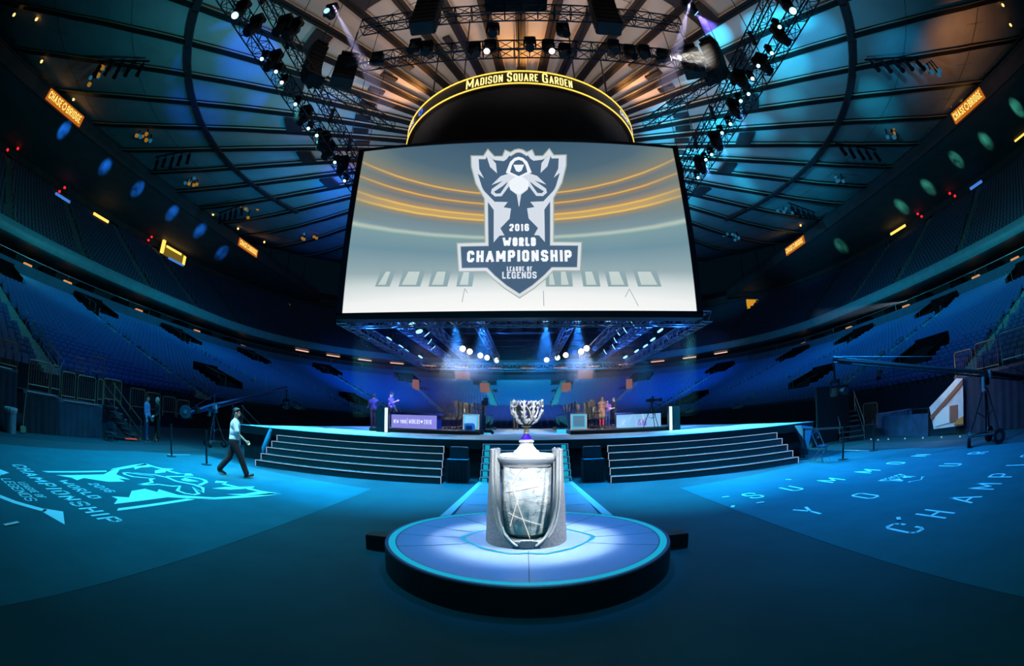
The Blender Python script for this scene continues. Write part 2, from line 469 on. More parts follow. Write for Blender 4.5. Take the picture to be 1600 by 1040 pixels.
# lower bowl: concrete treads
def bowl_steps(mb, d0, d1, z0, k, tread):
    n = int(round((d1 - d0) / tread)); rings = []
    for i in range(n):
        d = d0 + i * tread; z = z0 + k * (d - d0)
        rings += [ring(d, z), ring(d + tread, z)]
        rings += [ring(d + tread, z + k * tread)]
    return loft(mb, rings)
mb = MB(); bowl_steps(mb, -0.2, 17.0, 1.95, BK, 0.86 / S)
struct(mb.build('lower_bowl_floor', concrete))
mb = MB(); loft(mb, [[(x, y, 0) for x, y in plan(-.28)], ring(-0.2, 1.97)])
struct(mb.build('wall_front', drape))
# drywall band and dark concourse recess above the lower bowl
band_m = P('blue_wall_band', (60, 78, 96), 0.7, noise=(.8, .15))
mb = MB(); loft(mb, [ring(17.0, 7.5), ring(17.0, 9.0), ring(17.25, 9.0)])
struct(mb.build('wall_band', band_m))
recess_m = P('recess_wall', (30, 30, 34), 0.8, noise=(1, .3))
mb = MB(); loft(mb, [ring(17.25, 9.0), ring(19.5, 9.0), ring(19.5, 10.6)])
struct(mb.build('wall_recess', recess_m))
ledge_m = P('ledge_panel', (96, 124, 126), 0.42, noise=(1.2, .12))
mb = MB()
prof = [(19.4, 10.3), (17.0, 10.3), (16.7, 10.42), (16.6, 10.75), (16.62, 11.1), (16.8, 11.35), (17.2, 11.4), (17.6, 11.4)]
loft(mb, [ring(d, z) for d, z in prof])
o = struct(mb.build('wall_ledge', ledge_m, smooth=True))
# upper bowl
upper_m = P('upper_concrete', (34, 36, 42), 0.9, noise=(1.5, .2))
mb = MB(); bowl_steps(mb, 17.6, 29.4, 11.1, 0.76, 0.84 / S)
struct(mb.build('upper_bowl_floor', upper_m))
mb = MB(); loft(mb, [ring(29.6, 19.5), ring(29.6, 21.4)])
struct(mb.build('wall_back', P('back_wall', (48, 42, 40), 0.9, noise=(.6, .3))))
mb = MB(); loft(mb, [ring(46, 18), ring(46, 27)])
struct(mb.build('wall_outer', P('outer_wall', (30, 30, 34), 0.9)))

# ceiling: sagging round roof with 48 ribs
RC, ZC, ZE, RR = 23.0 * S, zs(17.6), 8.4 * S, 50.0 * S
def roof_z(r): return ZC + ZE * (r / RR) ** 2
roof_m = P('roof_panel', (150, 144, 138), 0.8, noise=(.35, .10), bump=0.02)
mb = MB()
prof = [(r * S, roof_z(r * S)) for r in (0.5, 3, 6, 9, 12, 15, 18, 21, 25, 30, 36, 42, 50, 60)]
mb.lathe(prof, (0, RC, 0), 96)
struct(mb.build('ceiling', roof_m, smooth=True))
rib_m = P('roof_rib', (30, 27, 25), 0.5, 0.3)
rib_w = P('rib_edge', (150, 132, 112), 0.6)
seam_m = P('roof_seam', (40, 44, 48), 0.9)
def rib_mesh():
    mb = MB(); R = [q * S for q in (6.0, 9, 12, 16, 20, 25, 31, 38, 46)]
    for a, b in zip(R, R[1:]):
        za, zb = roof_z(a) - .48, roof_z(b) - .48
        for w, h, m_ in ((.62, .14, 0), (.12, .47, 0)):
            mb.mi = m_
            vs_ = []
            for (r, z) in ((a, za), (b, zb)):
                for sx in (-1, 1):
                    for sz in (0, 1):
                        vs_.append((sx * w / 2, r, z + sz * h))
            mb.add(vs_, [(0, 1, 5, 4), (2, 6, 7, 3), (0, 4, 6, 2), (1, 3, 7, 5), (0, 2, 3, 1), (4, 5, 7, 6)])
        mb.mi = 1
        for sx in (-1, 1):
            mb.add([(sx * .312, a, za), (sx * .345, a, za), (sx * .345, b, zb), (sx * .312, b, zb), (sx * .312, a, za + .12), (sx * .345, a, za + .12), (sx * .345, b, zb + .12), (sx * .312, b, zb + .12)],
                   [(0, 1, 2, 3), (4, 7, 6, 5), (0, 3, 7, 4), (1, 5, 6, 2)])
    return mb
rib0 = struct(rib_mesh().build('ceiling_beam', [rib_m, rib_w], loc=(0, RC, 0)))
for i in range(1, 48):
    c = rib0.copy(); COL.objects.link(c); c.rotation_euler.z = radians(7.5 * i)
# panel seams: fine lines across each bay
mb = MB()
for r in (12.5 * S, 25.5 * S, 33.0 * S):
    z = roof_z(r) - .015
    for i in range(96):
        a, b = 2 * pi * i / 96, 2 * pi * (i + 1) / 96
        mb.add([(r * cos(a), RC + r * sin(a), z), (r * cos(b), RC + r * sin(b), z), ((r + .05) * cos(b), RC + (r + .05) * sin(b), z), ((r + .05) * cos(a), RC + (r + .05) * sin(a), z)], [(0, 1, 2, 3)])
for i in range(48):
    a = radians(7.5 * i + 3.75)
    for ra, rb in ((21 * S, 33 * S), (33 * S, 46 * S)):
        za, zb = roof_z(ra) - .02, roof_z(rb) - .02; q = Vector((-sin(a), cos(a), 0)) * .02
        p1 = Vector((ra * cos(a), RC + ra * sin(a), za)); p2 = Vector((rb * cos(a), RC + rb * sin(a), zb))
        mb.add([p1 - q, p1 + q, p2 + q, p2 - q], [(0, 1, 2, 3)])
struct(mb.build('ceiling_trim', seam_m))
# two ring catwalks hung below the ribs, in black sections
cat_m = P('catwalk_black', (22, 22, 24), 0.6, noise=(4, .3))
def ring_section(r, w, a0, a1, dz, h=.5):
    r *= S; w *= S; dz *= S; h *= S
    mb = MB(); n = 2
    for i in range(n):
        t0 = a0 + (a1 - a0) * i / n; t1 = a0 + (a1 - a0) * (i + 1) / n
        z = roof_z(r) - dz; vs_ = []
        for t in (t0, t1):
            for rr in (r, r + w):
                for zz in (z, z + h): vs_.append((rr * sin(t), RC - rr * cos(t), zz))
        mb.add(vs_, [(0, 1, 5, 4), (2, 6, 7, 3), (0, 4, 6, 2), (1, 3, 7, 5), (0, 2, 3, 1), (4, 5, 7, 6)])
    return mb
for i in range(48):
    a = radians(7.5 * i)
    if cos(a) < -.45: continue
    struct(ring_section(20.7, .42, a + .004, a + radians(7.5) - .004, .62, .14).build('catwalk_section', cat_m))
    if i % 2 == 0 or cos(a) > .8:
        struct(ring_section(13.6, 1.0, a + .018, a + radians(7.5) - .018, .40, .16).build('catwalk_section', cat_m))
    if cos(a) > -.3 and 2 < i < 46:
        struct(ring_section(9.4, .9, a + .05, a + radians(7.5) - .05, .30, .12).build('ceiling_hatch', cat_m))
# ================================================================== SEATS, AISLES, PORTALS
AY = {-1: [-2.8, 11.2, 25.2, 41.0], 1: [-1.4, 13.2, 27.2, 43.4]}
AA = [radians(q) for q in (11.0, 33.5, 57.0, 80.0)]
PORT_LOW = {-1: [32.4], 1: [20.4, 35.3]}
PA = [radians(68.5)]
TREAD = 0.86
NROW = 27
def row_spots(d, sp, y0=-12.0):
    """(side, x, y, facing angle, run position) for one row; facing points at the arena"""
    out = []; R = BX + d
    n = int((BY - y0) / sp); ph = (d * 7.31) % 1.0
    for s in (-1, 1):
        for i in range(n):
            y = y0 + (i + ph) * (BY - y0) / n
            out.append((s, s * R, y, s * pi / 2, y, None))
    n = int(R * pi / sp)
    for i in range(n):
        a = -pi / 2 + (i + ph) * pi / n
        out.append((-1 if a < 0 else 1, R * sin(a), BY + R * cos(a), -a, None, a))
    return out
def blocked(s, y, a, d, R):
    if y is not None:
        for q in AY[s]:
            if abs(y - q) < .68: return True
            if 18.4 < d < 23.8 and q - .8 < y < q + 4.8: return True
        for q in PORT_LOW[s]:
            if 2.4 < d < 6.9 and abs(y - q) < 2.3: return True
    else:
        for q in AA:
            if abs((abs(a) - q) * R) < .68: return True
            if 18.4 < d < 23.8 and -2.6 < (abs(a) - q) * R < 2.6: return True
        for q in PA:
            if 2.4 < d < 6.9 and abs((abs(a) - q) * R) < 2.3: return True
        if 13.8 < d < 15.8 and min(abs(abs(a) - q) for q in (radians(11), radians(32.5))) * R < 1.7: return True
    return False
def seat_geo(mb, w=.5):
    return mb
SEAT_V, SEAT_F = [], []
def seat_block(mb, x, y, z, a, back=(.47, .07, .44), pan=(.45, .09, .30)):
    R = Matrix.Rotation(a, 3, 'Z')
    for (cx, cy_, cz), dm in (((0, .10, .50), back), ((0, -.04, .42), pan)):
        c = R @ Vector((cx, cy_, cz)) + Vector((x, y, z))
        mb.box(c, dm, M=R)
# facing: local -Y looks at the arena; rotate so that +Y points outwards
def out_angle(s, y, a):
    return (s * -pi / 2) if y is not None else -a
spots = []
for i in range(NROW):
    d = .15 + TREAD * i; z = zs(1.95) + BK * (TREAD * i)
    for s, x, yy, f, y, a in row_spots(d, .56):
        if not blocked(s, y, a, d, BX + d):
            spots.append((x, yy, z, out_angle(s, y, a), s, i))
def near_key(q): return (Vector((q[0], q[1], q[2])) - CAM).length
vis = [q for q in spots if q[1] > 9.5]
near = []
for s in (-1, 1):
    c = sorted([q for q in vis if q[4] == s and q[5] < 12], key=near_key)[:150]
    near += c
near_set = set(near)
mb = MB()
for q in spots:
    if q in near_set: continue
    seat_block(mb, q[0], q[1], q[2], q[3])
tag(mb.build('arena_seats', seat_m), 'thousands of empty blue folding seats filling the lower stands', 'seats', kind='stuff')
# one seat with its parts, then copies
def make_seat():
    t = thing('arena_seat', 'empty dark blue folding seat', 'seat')
    mb = MB(); mb.bevbox((0, .10, .53), (.47, .06, .46), .025)
    mb.build('backrest', seat_m, t)
    mb = MB(); mb.bevbox((0, -.03, .43), (.44, .09, .32), .03)
    mb.build('seat_pan', seat_f, t)
    mb = MB()
    for sx in (-1, 1): mb.bevbox((sx * .25, .02, .42), (.035, .30, .05), .01); mb.box((sx * .25, .10, .21), (.03, .05, .42))
    mb.box((0, .10, .24), (.5, .04, .04))
    mb.build('armrest_frame', black, t)
    return t
sp_ = make_seat(); first = True
for q in near:
    side = 'left' if q[4] < 0 else 'right'
    lab = 'empty dark blue folding seat in the lowest rows of the %s hand stand' % side
    grp = 'folding seats in the lowest rows of the %s stand' % side
    if first:
        sp_.location = q[:3]; sp_.rotation_euler.z = q[3]; sp_['label'] = lab; sp_['group'] = grp; first = False
    else:
        tree_copy(sp_, q[:3], q[3], lab, grp)
# upper bowl seats
mb = MB()
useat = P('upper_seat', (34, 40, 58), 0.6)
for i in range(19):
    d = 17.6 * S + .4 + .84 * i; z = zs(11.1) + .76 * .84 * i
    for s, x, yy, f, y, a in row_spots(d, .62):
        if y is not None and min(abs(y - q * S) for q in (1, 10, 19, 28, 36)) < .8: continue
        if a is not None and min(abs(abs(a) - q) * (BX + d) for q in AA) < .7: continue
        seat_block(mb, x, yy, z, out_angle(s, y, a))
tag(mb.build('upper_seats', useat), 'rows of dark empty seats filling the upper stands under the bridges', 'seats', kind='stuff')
# aisle stairs
def aisle_steps(d0, d1, z0, k, tr, w=1.2):
    """steps running outward along local +Y from local origin"""
    mb = MB(); n = int((d1 - d0) / tr * 2)
    for i in range(n):
        y = d0 + (i + .5) * tr / 2; z = z0 + k * (i + .5) * tr / 2
        mb.box((0, y, z - .10), (w, tr / 2 + .01, .26))
    return mb
def rail_unit():
    mb = MB(); dz = BK * 1.5
    mb.bar((0, 0, 0), (0, 0, .92), .034); mb.bar((0, 1.5, dz), (0, 1.5, dz + .92), .034)
    mb.bar((0, -.05, .90), (0, 1.55, dz + .92), .032); mb.bar((0, 0, .50), (0, 1.5, dz + .50), .015)
    return mb
def post_unit():
    mb = MB(); mb.bar((0, 0, 0), (0, 0, .95), .036); mb.bar((-.10, 0, .93), (.10, 0, .93), .022)
    return mb
stair0 = aisle_steps(-.2, 23.6, zs(1.95) + .12, BK, TREAD).build('aisle_stairs', aisle_m)
rail0 = rail_unit().build('aisle_handrail', steel)
post0 = post_unit().build('aisle_handrail_post', steel)
used = {'s': False, 'r': False, 'p': False}
def put(o0, key, M, label, cat, group=None, kind=None):
    if used[key]: o = o0.copy(); COL.objects.link(o)
    else: o = o0; used[key] = True
    o.matrix_world = M
    return tag(o, label, cat, group, kind)
aisles = []
for s in (-1, 1):
    for i, y in enumerate(AY[s]):
        aisles.append((s, Matrix.Translation((s * BX, y, 0)) @ Matrix.Rotation(-s * pi / 2, 4, 'Z'), i, 'side'))
    for i, a in enumerate(reversed(AA)):
        aisles.append((s, Matrix.Translation((0, BY, 0)) @ Matrix.Rotation(-s * a, 4, 'Z') @ Matrix.Translation((0, BX, 0)), i + 4, 'end'))
for s, M, i, kd in aisles:
    sd = 'left' if s < 0 else 'right'
    put(stair0, 's', M, None, None, kind='structure')
    if i == 0: continue
    for k in range(12):
        d = .3 + 1.6 * k
        T = M @ Matrix.Translation((.66, d, zs(1.95) + BK * d + .1))
        full = (s > 0 and i in (1, 2) and k in (1, 3, 5)) or k == 0 or (i == 1 and k < 3)
        grp = 'handrails of the %s aisle of the %s stand, counted from the camera' % (ORD[i - 1], sd)
        if full: put(rail0, 'r', T, 'two-post steel handrail on the %s aisle from the front of the %s stand' % (ORD[i - 1], sd), 'handrail', grp)
        else: put(post0, 'p', T, 'single steel handrail post on the %s aisle from the front of the %s stand' % (ORD[i - 1], sd), 'handrail post', grp)
# portals: stair openings in the stands, their inner shade put in as black slabs
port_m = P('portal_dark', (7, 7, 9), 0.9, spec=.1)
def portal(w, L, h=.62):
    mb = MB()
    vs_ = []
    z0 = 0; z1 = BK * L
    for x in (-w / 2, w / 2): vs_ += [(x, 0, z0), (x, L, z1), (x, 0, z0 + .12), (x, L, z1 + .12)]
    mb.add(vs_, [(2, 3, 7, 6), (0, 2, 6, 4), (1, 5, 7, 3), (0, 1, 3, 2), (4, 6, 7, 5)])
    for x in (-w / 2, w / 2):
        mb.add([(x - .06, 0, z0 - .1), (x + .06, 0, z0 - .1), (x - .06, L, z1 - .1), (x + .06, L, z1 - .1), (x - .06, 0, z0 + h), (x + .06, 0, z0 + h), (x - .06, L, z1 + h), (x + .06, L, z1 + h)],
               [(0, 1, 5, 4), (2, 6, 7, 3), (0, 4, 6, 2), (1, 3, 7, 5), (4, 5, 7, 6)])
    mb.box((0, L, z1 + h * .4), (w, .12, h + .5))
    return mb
def portal_thing(M, w, L, lab, rails=True):
    t = thing('stair_portal', lab, 'portal')
    t.matrix_world = M
    portal(w, L).build('parapet_dark_slab', port_m, t)
    if rails:
        mb = MB()
        mb.tube([(-w / 2 + .1, .1, .05), (-w / 2 + .1, .1, 1.05), (-w / 2 + .1, 1.8, 1.05 + BK * 1.8)], .022)
        mb.tube([(-w / 2 + .9, -.1, .05), (-w / 2 + .9, -.1, .95), (-w / 2 + .9, 1.9, .95 + BK * 1.8)], .022)
        mb.build('handrail', steel, t)
    return t
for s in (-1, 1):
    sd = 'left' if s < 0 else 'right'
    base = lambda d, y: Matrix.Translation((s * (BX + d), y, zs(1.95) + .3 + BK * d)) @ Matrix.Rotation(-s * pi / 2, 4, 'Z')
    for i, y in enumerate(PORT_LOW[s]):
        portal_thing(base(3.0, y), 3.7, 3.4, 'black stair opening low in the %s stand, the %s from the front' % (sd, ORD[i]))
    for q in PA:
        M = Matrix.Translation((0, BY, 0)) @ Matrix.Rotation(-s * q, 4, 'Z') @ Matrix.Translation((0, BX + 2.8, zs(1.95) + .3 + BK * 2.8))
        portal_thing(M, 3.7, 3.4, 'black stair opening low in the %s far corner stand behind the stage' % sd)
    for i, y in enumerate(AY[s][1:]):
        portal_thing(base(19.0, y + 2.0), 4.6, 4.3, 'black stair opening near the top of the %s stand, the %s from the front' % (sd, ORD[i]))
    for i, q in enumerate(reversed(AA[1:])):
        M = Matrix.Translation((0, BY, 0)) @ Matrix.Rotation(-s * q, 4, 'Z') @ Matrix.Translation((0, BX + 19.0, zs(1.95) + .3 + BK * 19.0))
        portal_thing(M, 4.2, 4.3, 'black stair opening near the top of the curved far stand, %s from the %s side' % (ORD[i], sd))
# small lit recesses of the far bowl; corridor light is put in as glow
glow_w = P('warm_corridor_light', (255, 190, 140), 0.8, emit=(236, 150, 110), es=.9, sample=False)
pale_w = P('corridor_wall_glow', (170, 140, 130), 0.8, emit=(170, 110, 95), es=.55)
for i, (px, py, w_, h_) in enumerate(((632, 605, 1.3, 2.2), (757, 611, 1.9, 2.1), (885, 611, 1.9, 2.1), (999, 605, 1.2, 2.2))):
    a = atan2(at_y(px, py, 89.6).x, 36.4); d = 14.6; R = BX + d
    M = Matrix.Translation((0, BY, 0)) @ Matrix.Rotation(-a, 4, 'Z') @ Matrix.Translation((0, R, zs(1.95) + BK * d + 1.0))
    mb = MB(); mb.box((0, .2, 0), (w_, .3, h_)); mb.box((w_ * .2, -.1, -h_ * .45), (w_ * .7, .4, h_ * .25))
    o = mb.build('lit_doorway', pale_w); o.matrix_world = M
    tag(o, 'small pinkish lit opening at the top of the %s far aisle behind the stage' % ('leftmost', 'left inner', 'right inner', 'rightmost')[i], 'doorway')
for i, (px, py) in enumerate(((722, 590), (915, 588))):
    p = at_y(px, py, 97.0); mb = MB(); mb.box((0, 0, 0), (2.4 * S, .3, 2.0 * S)); mb.box((1.1 * (1 if i == 0 else -1) * S, -.1, -.55 * S), (.5 * S, .3, .8 * S))
    o = mb.build('lit_doorway', pale_w, loc=(p.x, p.y, p.z))
    tag(o, 'pale lit opening in the concourse behind the stage, %s of the trophy' % ('left' if i == 0 else 'right'), 'doorway')
# strip lights under the ledge at the far end
stripm = P('strip_lamp', (250, 190, 170), 0.5, emit=(255, 196, 176), es=1.0)
k = 0
for a in range(-62, 63, 9):
    R = BX + 17.6 * S; t = radians(a)
    mb = MB(); mb.box((0, 0, 0), (3.0, .3, .17))
    o = mb.build('strip_lamp', stripm, loc=(R * sin(t), BY + R * cos(t), zs(10.3) - .3), rz=-t)
    tag(o, 'short pinkish strip lamp under the far balcony ledge, %s from the left' % ORD[k], 'strip lamp', 'strip lamps under the far balcony'); k += 1
# suite furniture in the recess: dark boxes and warm openings
for s in (-1, 1):
    sd = 'left' if s < 0 else 'right'
    for i in range(9):
        y = 8.4 + i * 6.4
        mb = MB(); mb.box((0, 0, .45), (2.0, 2.0, .9)); mb.box((0, .9, .8), (.1, .3, 1.6)); mb.box((.2, -.3, .95), (1.2, 1.0, .12))
        o = mb.build('suite_counter', port_m, loc=(s * (BX + 18.2 * S), y, zs(9.0) + .01))
        tag(o, 'dark counter in the %s balcony recess, %s from the front' % (sd, ORD[i]), 'counter', 'counters in the %s balcony recess' % sd)
        if i % 2 == 0 or i < 3:
            mb = MB(); mb.box((0, 0, 0), (.4, 1.2, .3))
            o = mb.build('recess_lamp', P('amber_lamp', (255, 170, 100), .5, emit=(214, 140, 84), es=1.0), loc=(s * (BX + 17.5 * S), y + 3, zs(9.0) + .16))
            tag(o, 'small amber light in the %s balcony recess beside the %s counter' % (sd, ORD[i]), 'lamp', 'amber lights in the %s balcony recess' % sd)
# guard rail line along the top of the bowl
mb = MB()
pts = [(x, y, zs(9.0) + .75) for x, y in plan(17.1 * S)]
mb.tube(pts, .03, 5)
for i in range(0, len(pts), 2): mb.bar(pts[i], (pts[i][0], pts[i][1], zs(9.0)), .025, 5)
struct(mb.build('trim_3', steel))
# patches of lit wall and rails in the upper stands: aisle rail lines
upa = P('upper_aisle', (64, 62, 60), .9, noise=(2, .3))
for s in (-1, 1):
    for y in [q * S for q in (1, 10, 19, 28, 36)]:
        mb = MB()
        for i in range(38):
            mb.box((0, (i + .5) * .42, zs(11.1) + .76 * .42 * (i + .5) - .05), (1.2, .43, .3))
        o = mb.build('upper_aisle_stairs', upa, loc=(s * (BX + 17.7 * S), y, 0), rz=-s * pi / 2); struct(o)
        mb = MB()
        for i in range(12): z = zs(11.1) + .1 + .76 * 1.3 * i; mb.bar((.6, 1.3 * i, z), (.6, 1.3 * i, z + .9), .025); mb.bar((.6, 1.3 * i, z + .9), (.6, 1.3 * i + .7, z + 1.4), .02)
        o = mb.build('upper_aisle_rail', steel, loc=(s * (BX + 17.7 * S), y, 0), rz=-s * pi / 2); struct(o)

# ================================================================== BRIDGES
bridge_m = P('bridge_panel', (52, 48, 48), 0.7, noise=(.8, .2))
under_m = P('bridge_underside', (84, 78, 78), 0.75, noise=(.5, .2))
sign_o = P('sign_orange', (200, 110, 30), .5, emit=(196, 104, 26), es=.9)
sign_t = P('sign_letters', (255, 230, 150), .5, emit=(255, 226, 120), es=1.3)
for s in (-1, 1):
    sd = 'left' if s < 0 else 'right'
    t = thing('suspended_bridge', 'long dark walkway bridge hung under the roof along the %s side' % sd, 'bridge', (s * 33 * S, 0, zs(20))); t.scale = (S, S, S)
    y0, y1 = -14, 64
    mb = MB(); mb.add([(0, y0, 0), (s * 12.4, y0, .9), (s * 12.4, y1, .9), (0, y1, 0), (0, y0, .15), (s * 12.4, y0, 1.0), (s * 12.4, y1, 1.0), (0, y1, .15)], [(0, 1, 2, 3), (4, 7, 6, 5), (0, 3, 7, 4)])
    mb.build('underside', under_m, t)
    mb = MB(); mb.box((0, (y0 + y1) / 2, .55), (.25, y1 - y0, 1.1)); mb.box((s * .1, (y0 + y1) / 2, 1.2), (.5, y1 - y0, .12))
    mb.build('fascia', bridge_m, t)
    mb = MB()
    for z in (1.55, 1.85): mb.bar((s * .3, y0, z), (s * .3, y1, z), .03)
    for i in range(40): mb.bar((s * .3, y0 + i * 2, 1.2), (s * .3, y0 + i * 2, 1.85), .03)
    mb.build('railing', black, t)
    mb = MB()
    for i in range(13): mb.box((s * 1.4, -6 + i * 5.4, 1.5), (.9, 2.6, .9)); mb.bar((s * 2, -3.5 + i * 5.4, 1.2), (s * 2, -3.5 + i * 5.4, 5.6), .05)
    mb.build('equipment_row', port_m, t)
    # orange name signs on the bridge front
    for j, (pa, pb) in enumerate((((66, 163), (119, 209)), ((370, 395), (399, 413))) if s < 0 else (((1493, 193), (1537, 148)), ((1230, 404), (1259, 386)))):
        def atx(px, py, X):
            d = ray(px, py); return CAM + d * ((X - CAM.x) / d.x)
        A, B = atx(*pa, s * 32.8 * S), atx(*pb, s * 32.8 * S)
        ya, yb = min(A.y, B.y), max(A.y, B.y); L = (yb - ya) / S; yc = (ya + yb) / 2
        g = thing('bridge_sign', 'glowing orange name board on the %s bridge, %s' % (sd, 'the near one with readable letters' if j == 0 else 'the small far one'), 'sign', (s * 32.8 * S, yc, zs(20.62)), 0); g.scale = (S, S, S)
        mb = MB(); mb.box((0, 0, 0), (.12, L, .95)); bd = mb.build('board', sign_o, g)
        # letters read along the bridge, facing the arena
        M = Matrix.Translation((-s * .09, 0, -.30)) @ Matrix.Rotation(-s * pi / 2 if s > 0 else pi / 2, 4, 'Z') @ Matrix.Rotation(pi / 2, 4, 'X')
        for wd, off, w_ in (('CHASE', -.285, .36), ('BRIDGE', .25, .40)):
            block_text('lettering', wd, L * w_, .62, .085, sign_t, bd, lambda u, v, o_=off: tuple(M @ Vector((u + L * o_, v, 0))), .30)
        mb = MB(); r1, r2 = .38, .20
        for q in range(8):
            a, b = pi / 4 * q + .12, pi / 4 * (q + 1) - .12
            f = lambda u, v: M @ Vector((u * .7 - L * .03, v * .9 + .3, .01))
            mb.add([f(r1 * cos(a), r1 * sin(a)), f(r1 * cos(b), r1 * sin(b)), f(r2 * cos(b), r2 * sin(b)), f(r2 * cos(a), r2 * sin(a))], [(0, 1, 2, 3)])
        mb.build('octagon_mark', sign_t, bd)
# small lamps where the roof meets the bridges
lampw = P('small_warm_lamp', (255, 200, 130), .5, emit=(255, 196, 110), es=2.2)
redm = P('exit_red', (255, 40, 40), .5, emit=(255, 30, 40), es=2.0)
def dot_lamps(pts, z, s, r, m, name, labf, cat, grp):
    z = zs(z); r = r * S
    for i, (px, py) in enumerate(pts):
        d = ray(px, py); p = CAM + d * ((z - CAM.z) / d.z)
        mb = MB(); mb.ell((0, 0, 0), (r, r, r * 1.1), 8, 6)
        o = mb.build(name, m, loc=p); tag(o, labf(i), cat, grp)
        c = MB(); c.bar((0, 0, r), (0, 0, r + .22), r * .35, 6); c.build('lamp_stem', black, o)
dot_lamps([(22, 23), (57, 30), (65, 96), (64, 134), (115, 155), (150, 158), (162, 205), (195, 207), (236, 246), (250, 279), (315, 310), (333, 335), (356, 332), (372, 357), (413, 378)], 21.7, -1, .13, lampw, 'roof_lamp',
          lambda i: 'tiny amber lamp along the left edge of the roof, %s from the top corner' % ORD[i], 'lamp', 'amber lamps along the left roof edge')
dot_lamps([(1567, 8), (1533, 18), (1579, 39), (1504, 160), (1489, 143), (1485, 165), (1419, 193), (1446, 192), (1390, 205), (1433, 210), (1441, 222), (1357, 275), (1281, 326), (1251, 352), (1245, 375)], 21.7, 1, .12, lampw, 'roof_lamp',
          lambda i: 'tiny amber lamp along the right edge of the roof, %s from the top corner' % ORD[i], 'lamp', 'amber lamps along the right roof edge')
def at_x(px, py, X):
    d = ray(px, py); return CAM + d * ((X - CAM.x) / d.x)
for s, pts in ((-1, [(12, 234), (28, 232), (93, 299), (101, 293), (232, 375), (237, 370)]), (1, [(1484, 302), (1492, 306), (1434, 334), (1440, 338)])):
    for i, (px, py) in enumerate(pts):
        p = at_x(px, py, s * 43.6 * S)
        mb = MB(); mb.bevbox((0, 0, 0), (.3, .38, .3), .05); o = mb.build('exit_light', redm, loc=p)
        tag(o, 'small red light at the top of the %s upper stand, %s from the front' % ('left' if s < 0 else 'right', ORD[i]), 'light', 'red lights above the %s upper stand' % ('left' if s < 0 else 'right'))
yell = P('yellow_tube', (255, 200, 90), .5, emit=(255, 205, 90), es=1.5)
blt = P('blue_screen_strip', (80, 130, 230), .5, emit=(70, 130, 220), es=.9)
for s, px, py, L, m_, nm in ((-1, 158, 340, 2.6, yell, 'yellow'), (-1, 272, 391, 3.2, yell, 'yellow'), (-1, 275, 409, 3.2, blt, 'blue'), (-1, 98, 309, 2.4, blt, 'blue'), (1, 1403, 359, 3.0, yell, 'yellow'), (1, 1595, 212, 2.2, yell, 'yellow'), (1, 1525, 289, 2.0, blt, 'blue')):
    p = at_x(px, py, s * 43.4 * S); mb = MB(); mb.bevbox((0, 0, 0), (.25, L * S, .38), .04)
    o = mb.build('tube_light', m_, loc=p)
    tag(o, '%s tube light above the %s upper stand, %s' % (nm, 'left' if s < 0 else 'right', 'nearest the camera' if px in (98, 158, 1595) else 'over the suite window' if px in (272, 275) else 'towards the far end'), 'tube light')
p = at_x(272, 398, -43.6 * S); mb = MB(); mb.bevbox((0, 0, 0), (.4, 6.4, 1.8), .05); o = mb.build('suite_window', P('suite_glow', (150, 120, 50), .6, emit=(120, 96, 30), es=.8), loc=p)
c = MB(); c.box((.1, -3.5, .3), (.4, .7, 2.3)); c.box((.12, 2.9, -.1), (.4, .7, 1.6)); c.build('lit_side', yell, o)
tag(o, 'yellow lit suite window at the top of the left upper stand', 'window')
for px, py, w_, h_, lab in ((449, 484, 1.2, 2.0, 'tall amber lit doorway in the far left upper stand'), (1177, 477, 2.4, 1.9, 'amber lit window in the far right upper stand')):
    w_ *= S; h_ *= S; p = at_y(px, py, 86); mb = MB(); mb.bevbox((0, 0, 0), (w_, .4, h_), .05); o = mb.build('lit_window', P('amber_window', (220, 150, 40), .6, emit=(205, 140, 36), es=1), loc=p); tag(o, lab, 'window')
    c = MB(); c.box((0, -.05, h_ / 2 + .08), (w_ + .3, .5, .12)); c.box((0, -.05, -h_ / 2 - .08), (w_ + .3, .5, .12)); c.build('window_frame', black, o)
# nozzle clusters near the bridges; the light on them is put in as glow
noz = P('nozzle_blue_glow', (60, 120, 150), .4, emit=(40, 120, 160), es=.5)
nozy = P('nozzle_amber_glow', (200, 150, 50), .5, emit=(170, 116, 36), es=.7)
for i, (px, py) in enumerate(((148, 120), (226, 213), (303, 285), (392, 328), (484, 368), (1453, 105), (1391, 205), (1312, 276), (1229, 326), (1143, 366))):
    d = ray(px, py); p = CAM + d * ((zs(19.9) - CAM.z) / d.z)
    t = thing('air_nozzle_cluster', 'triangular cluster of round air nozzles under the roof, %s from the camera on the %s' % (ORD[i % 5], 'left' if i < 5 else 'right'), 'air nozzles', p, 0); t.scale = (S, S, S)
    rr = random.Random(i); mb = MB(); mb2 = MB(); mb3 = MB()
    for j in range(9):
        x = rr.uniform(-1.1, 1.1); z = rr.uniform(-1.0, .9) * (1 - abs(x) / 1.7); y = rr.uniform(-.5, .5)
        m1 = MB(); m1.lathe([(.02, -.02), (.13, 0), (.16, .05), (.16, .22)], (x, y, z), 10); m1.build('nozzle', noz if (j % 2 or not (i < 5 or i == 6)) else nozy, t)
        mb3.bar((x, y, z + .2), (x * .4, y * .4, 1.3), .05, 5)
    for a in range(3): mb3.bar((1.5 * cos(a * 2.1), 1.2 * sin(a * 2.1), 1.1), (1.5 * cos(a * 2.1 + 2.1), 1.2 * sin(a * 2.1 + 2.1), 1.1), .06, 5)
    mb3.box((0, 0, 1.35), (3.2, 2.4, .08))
    mb3.build('support_frame', port_m, t)
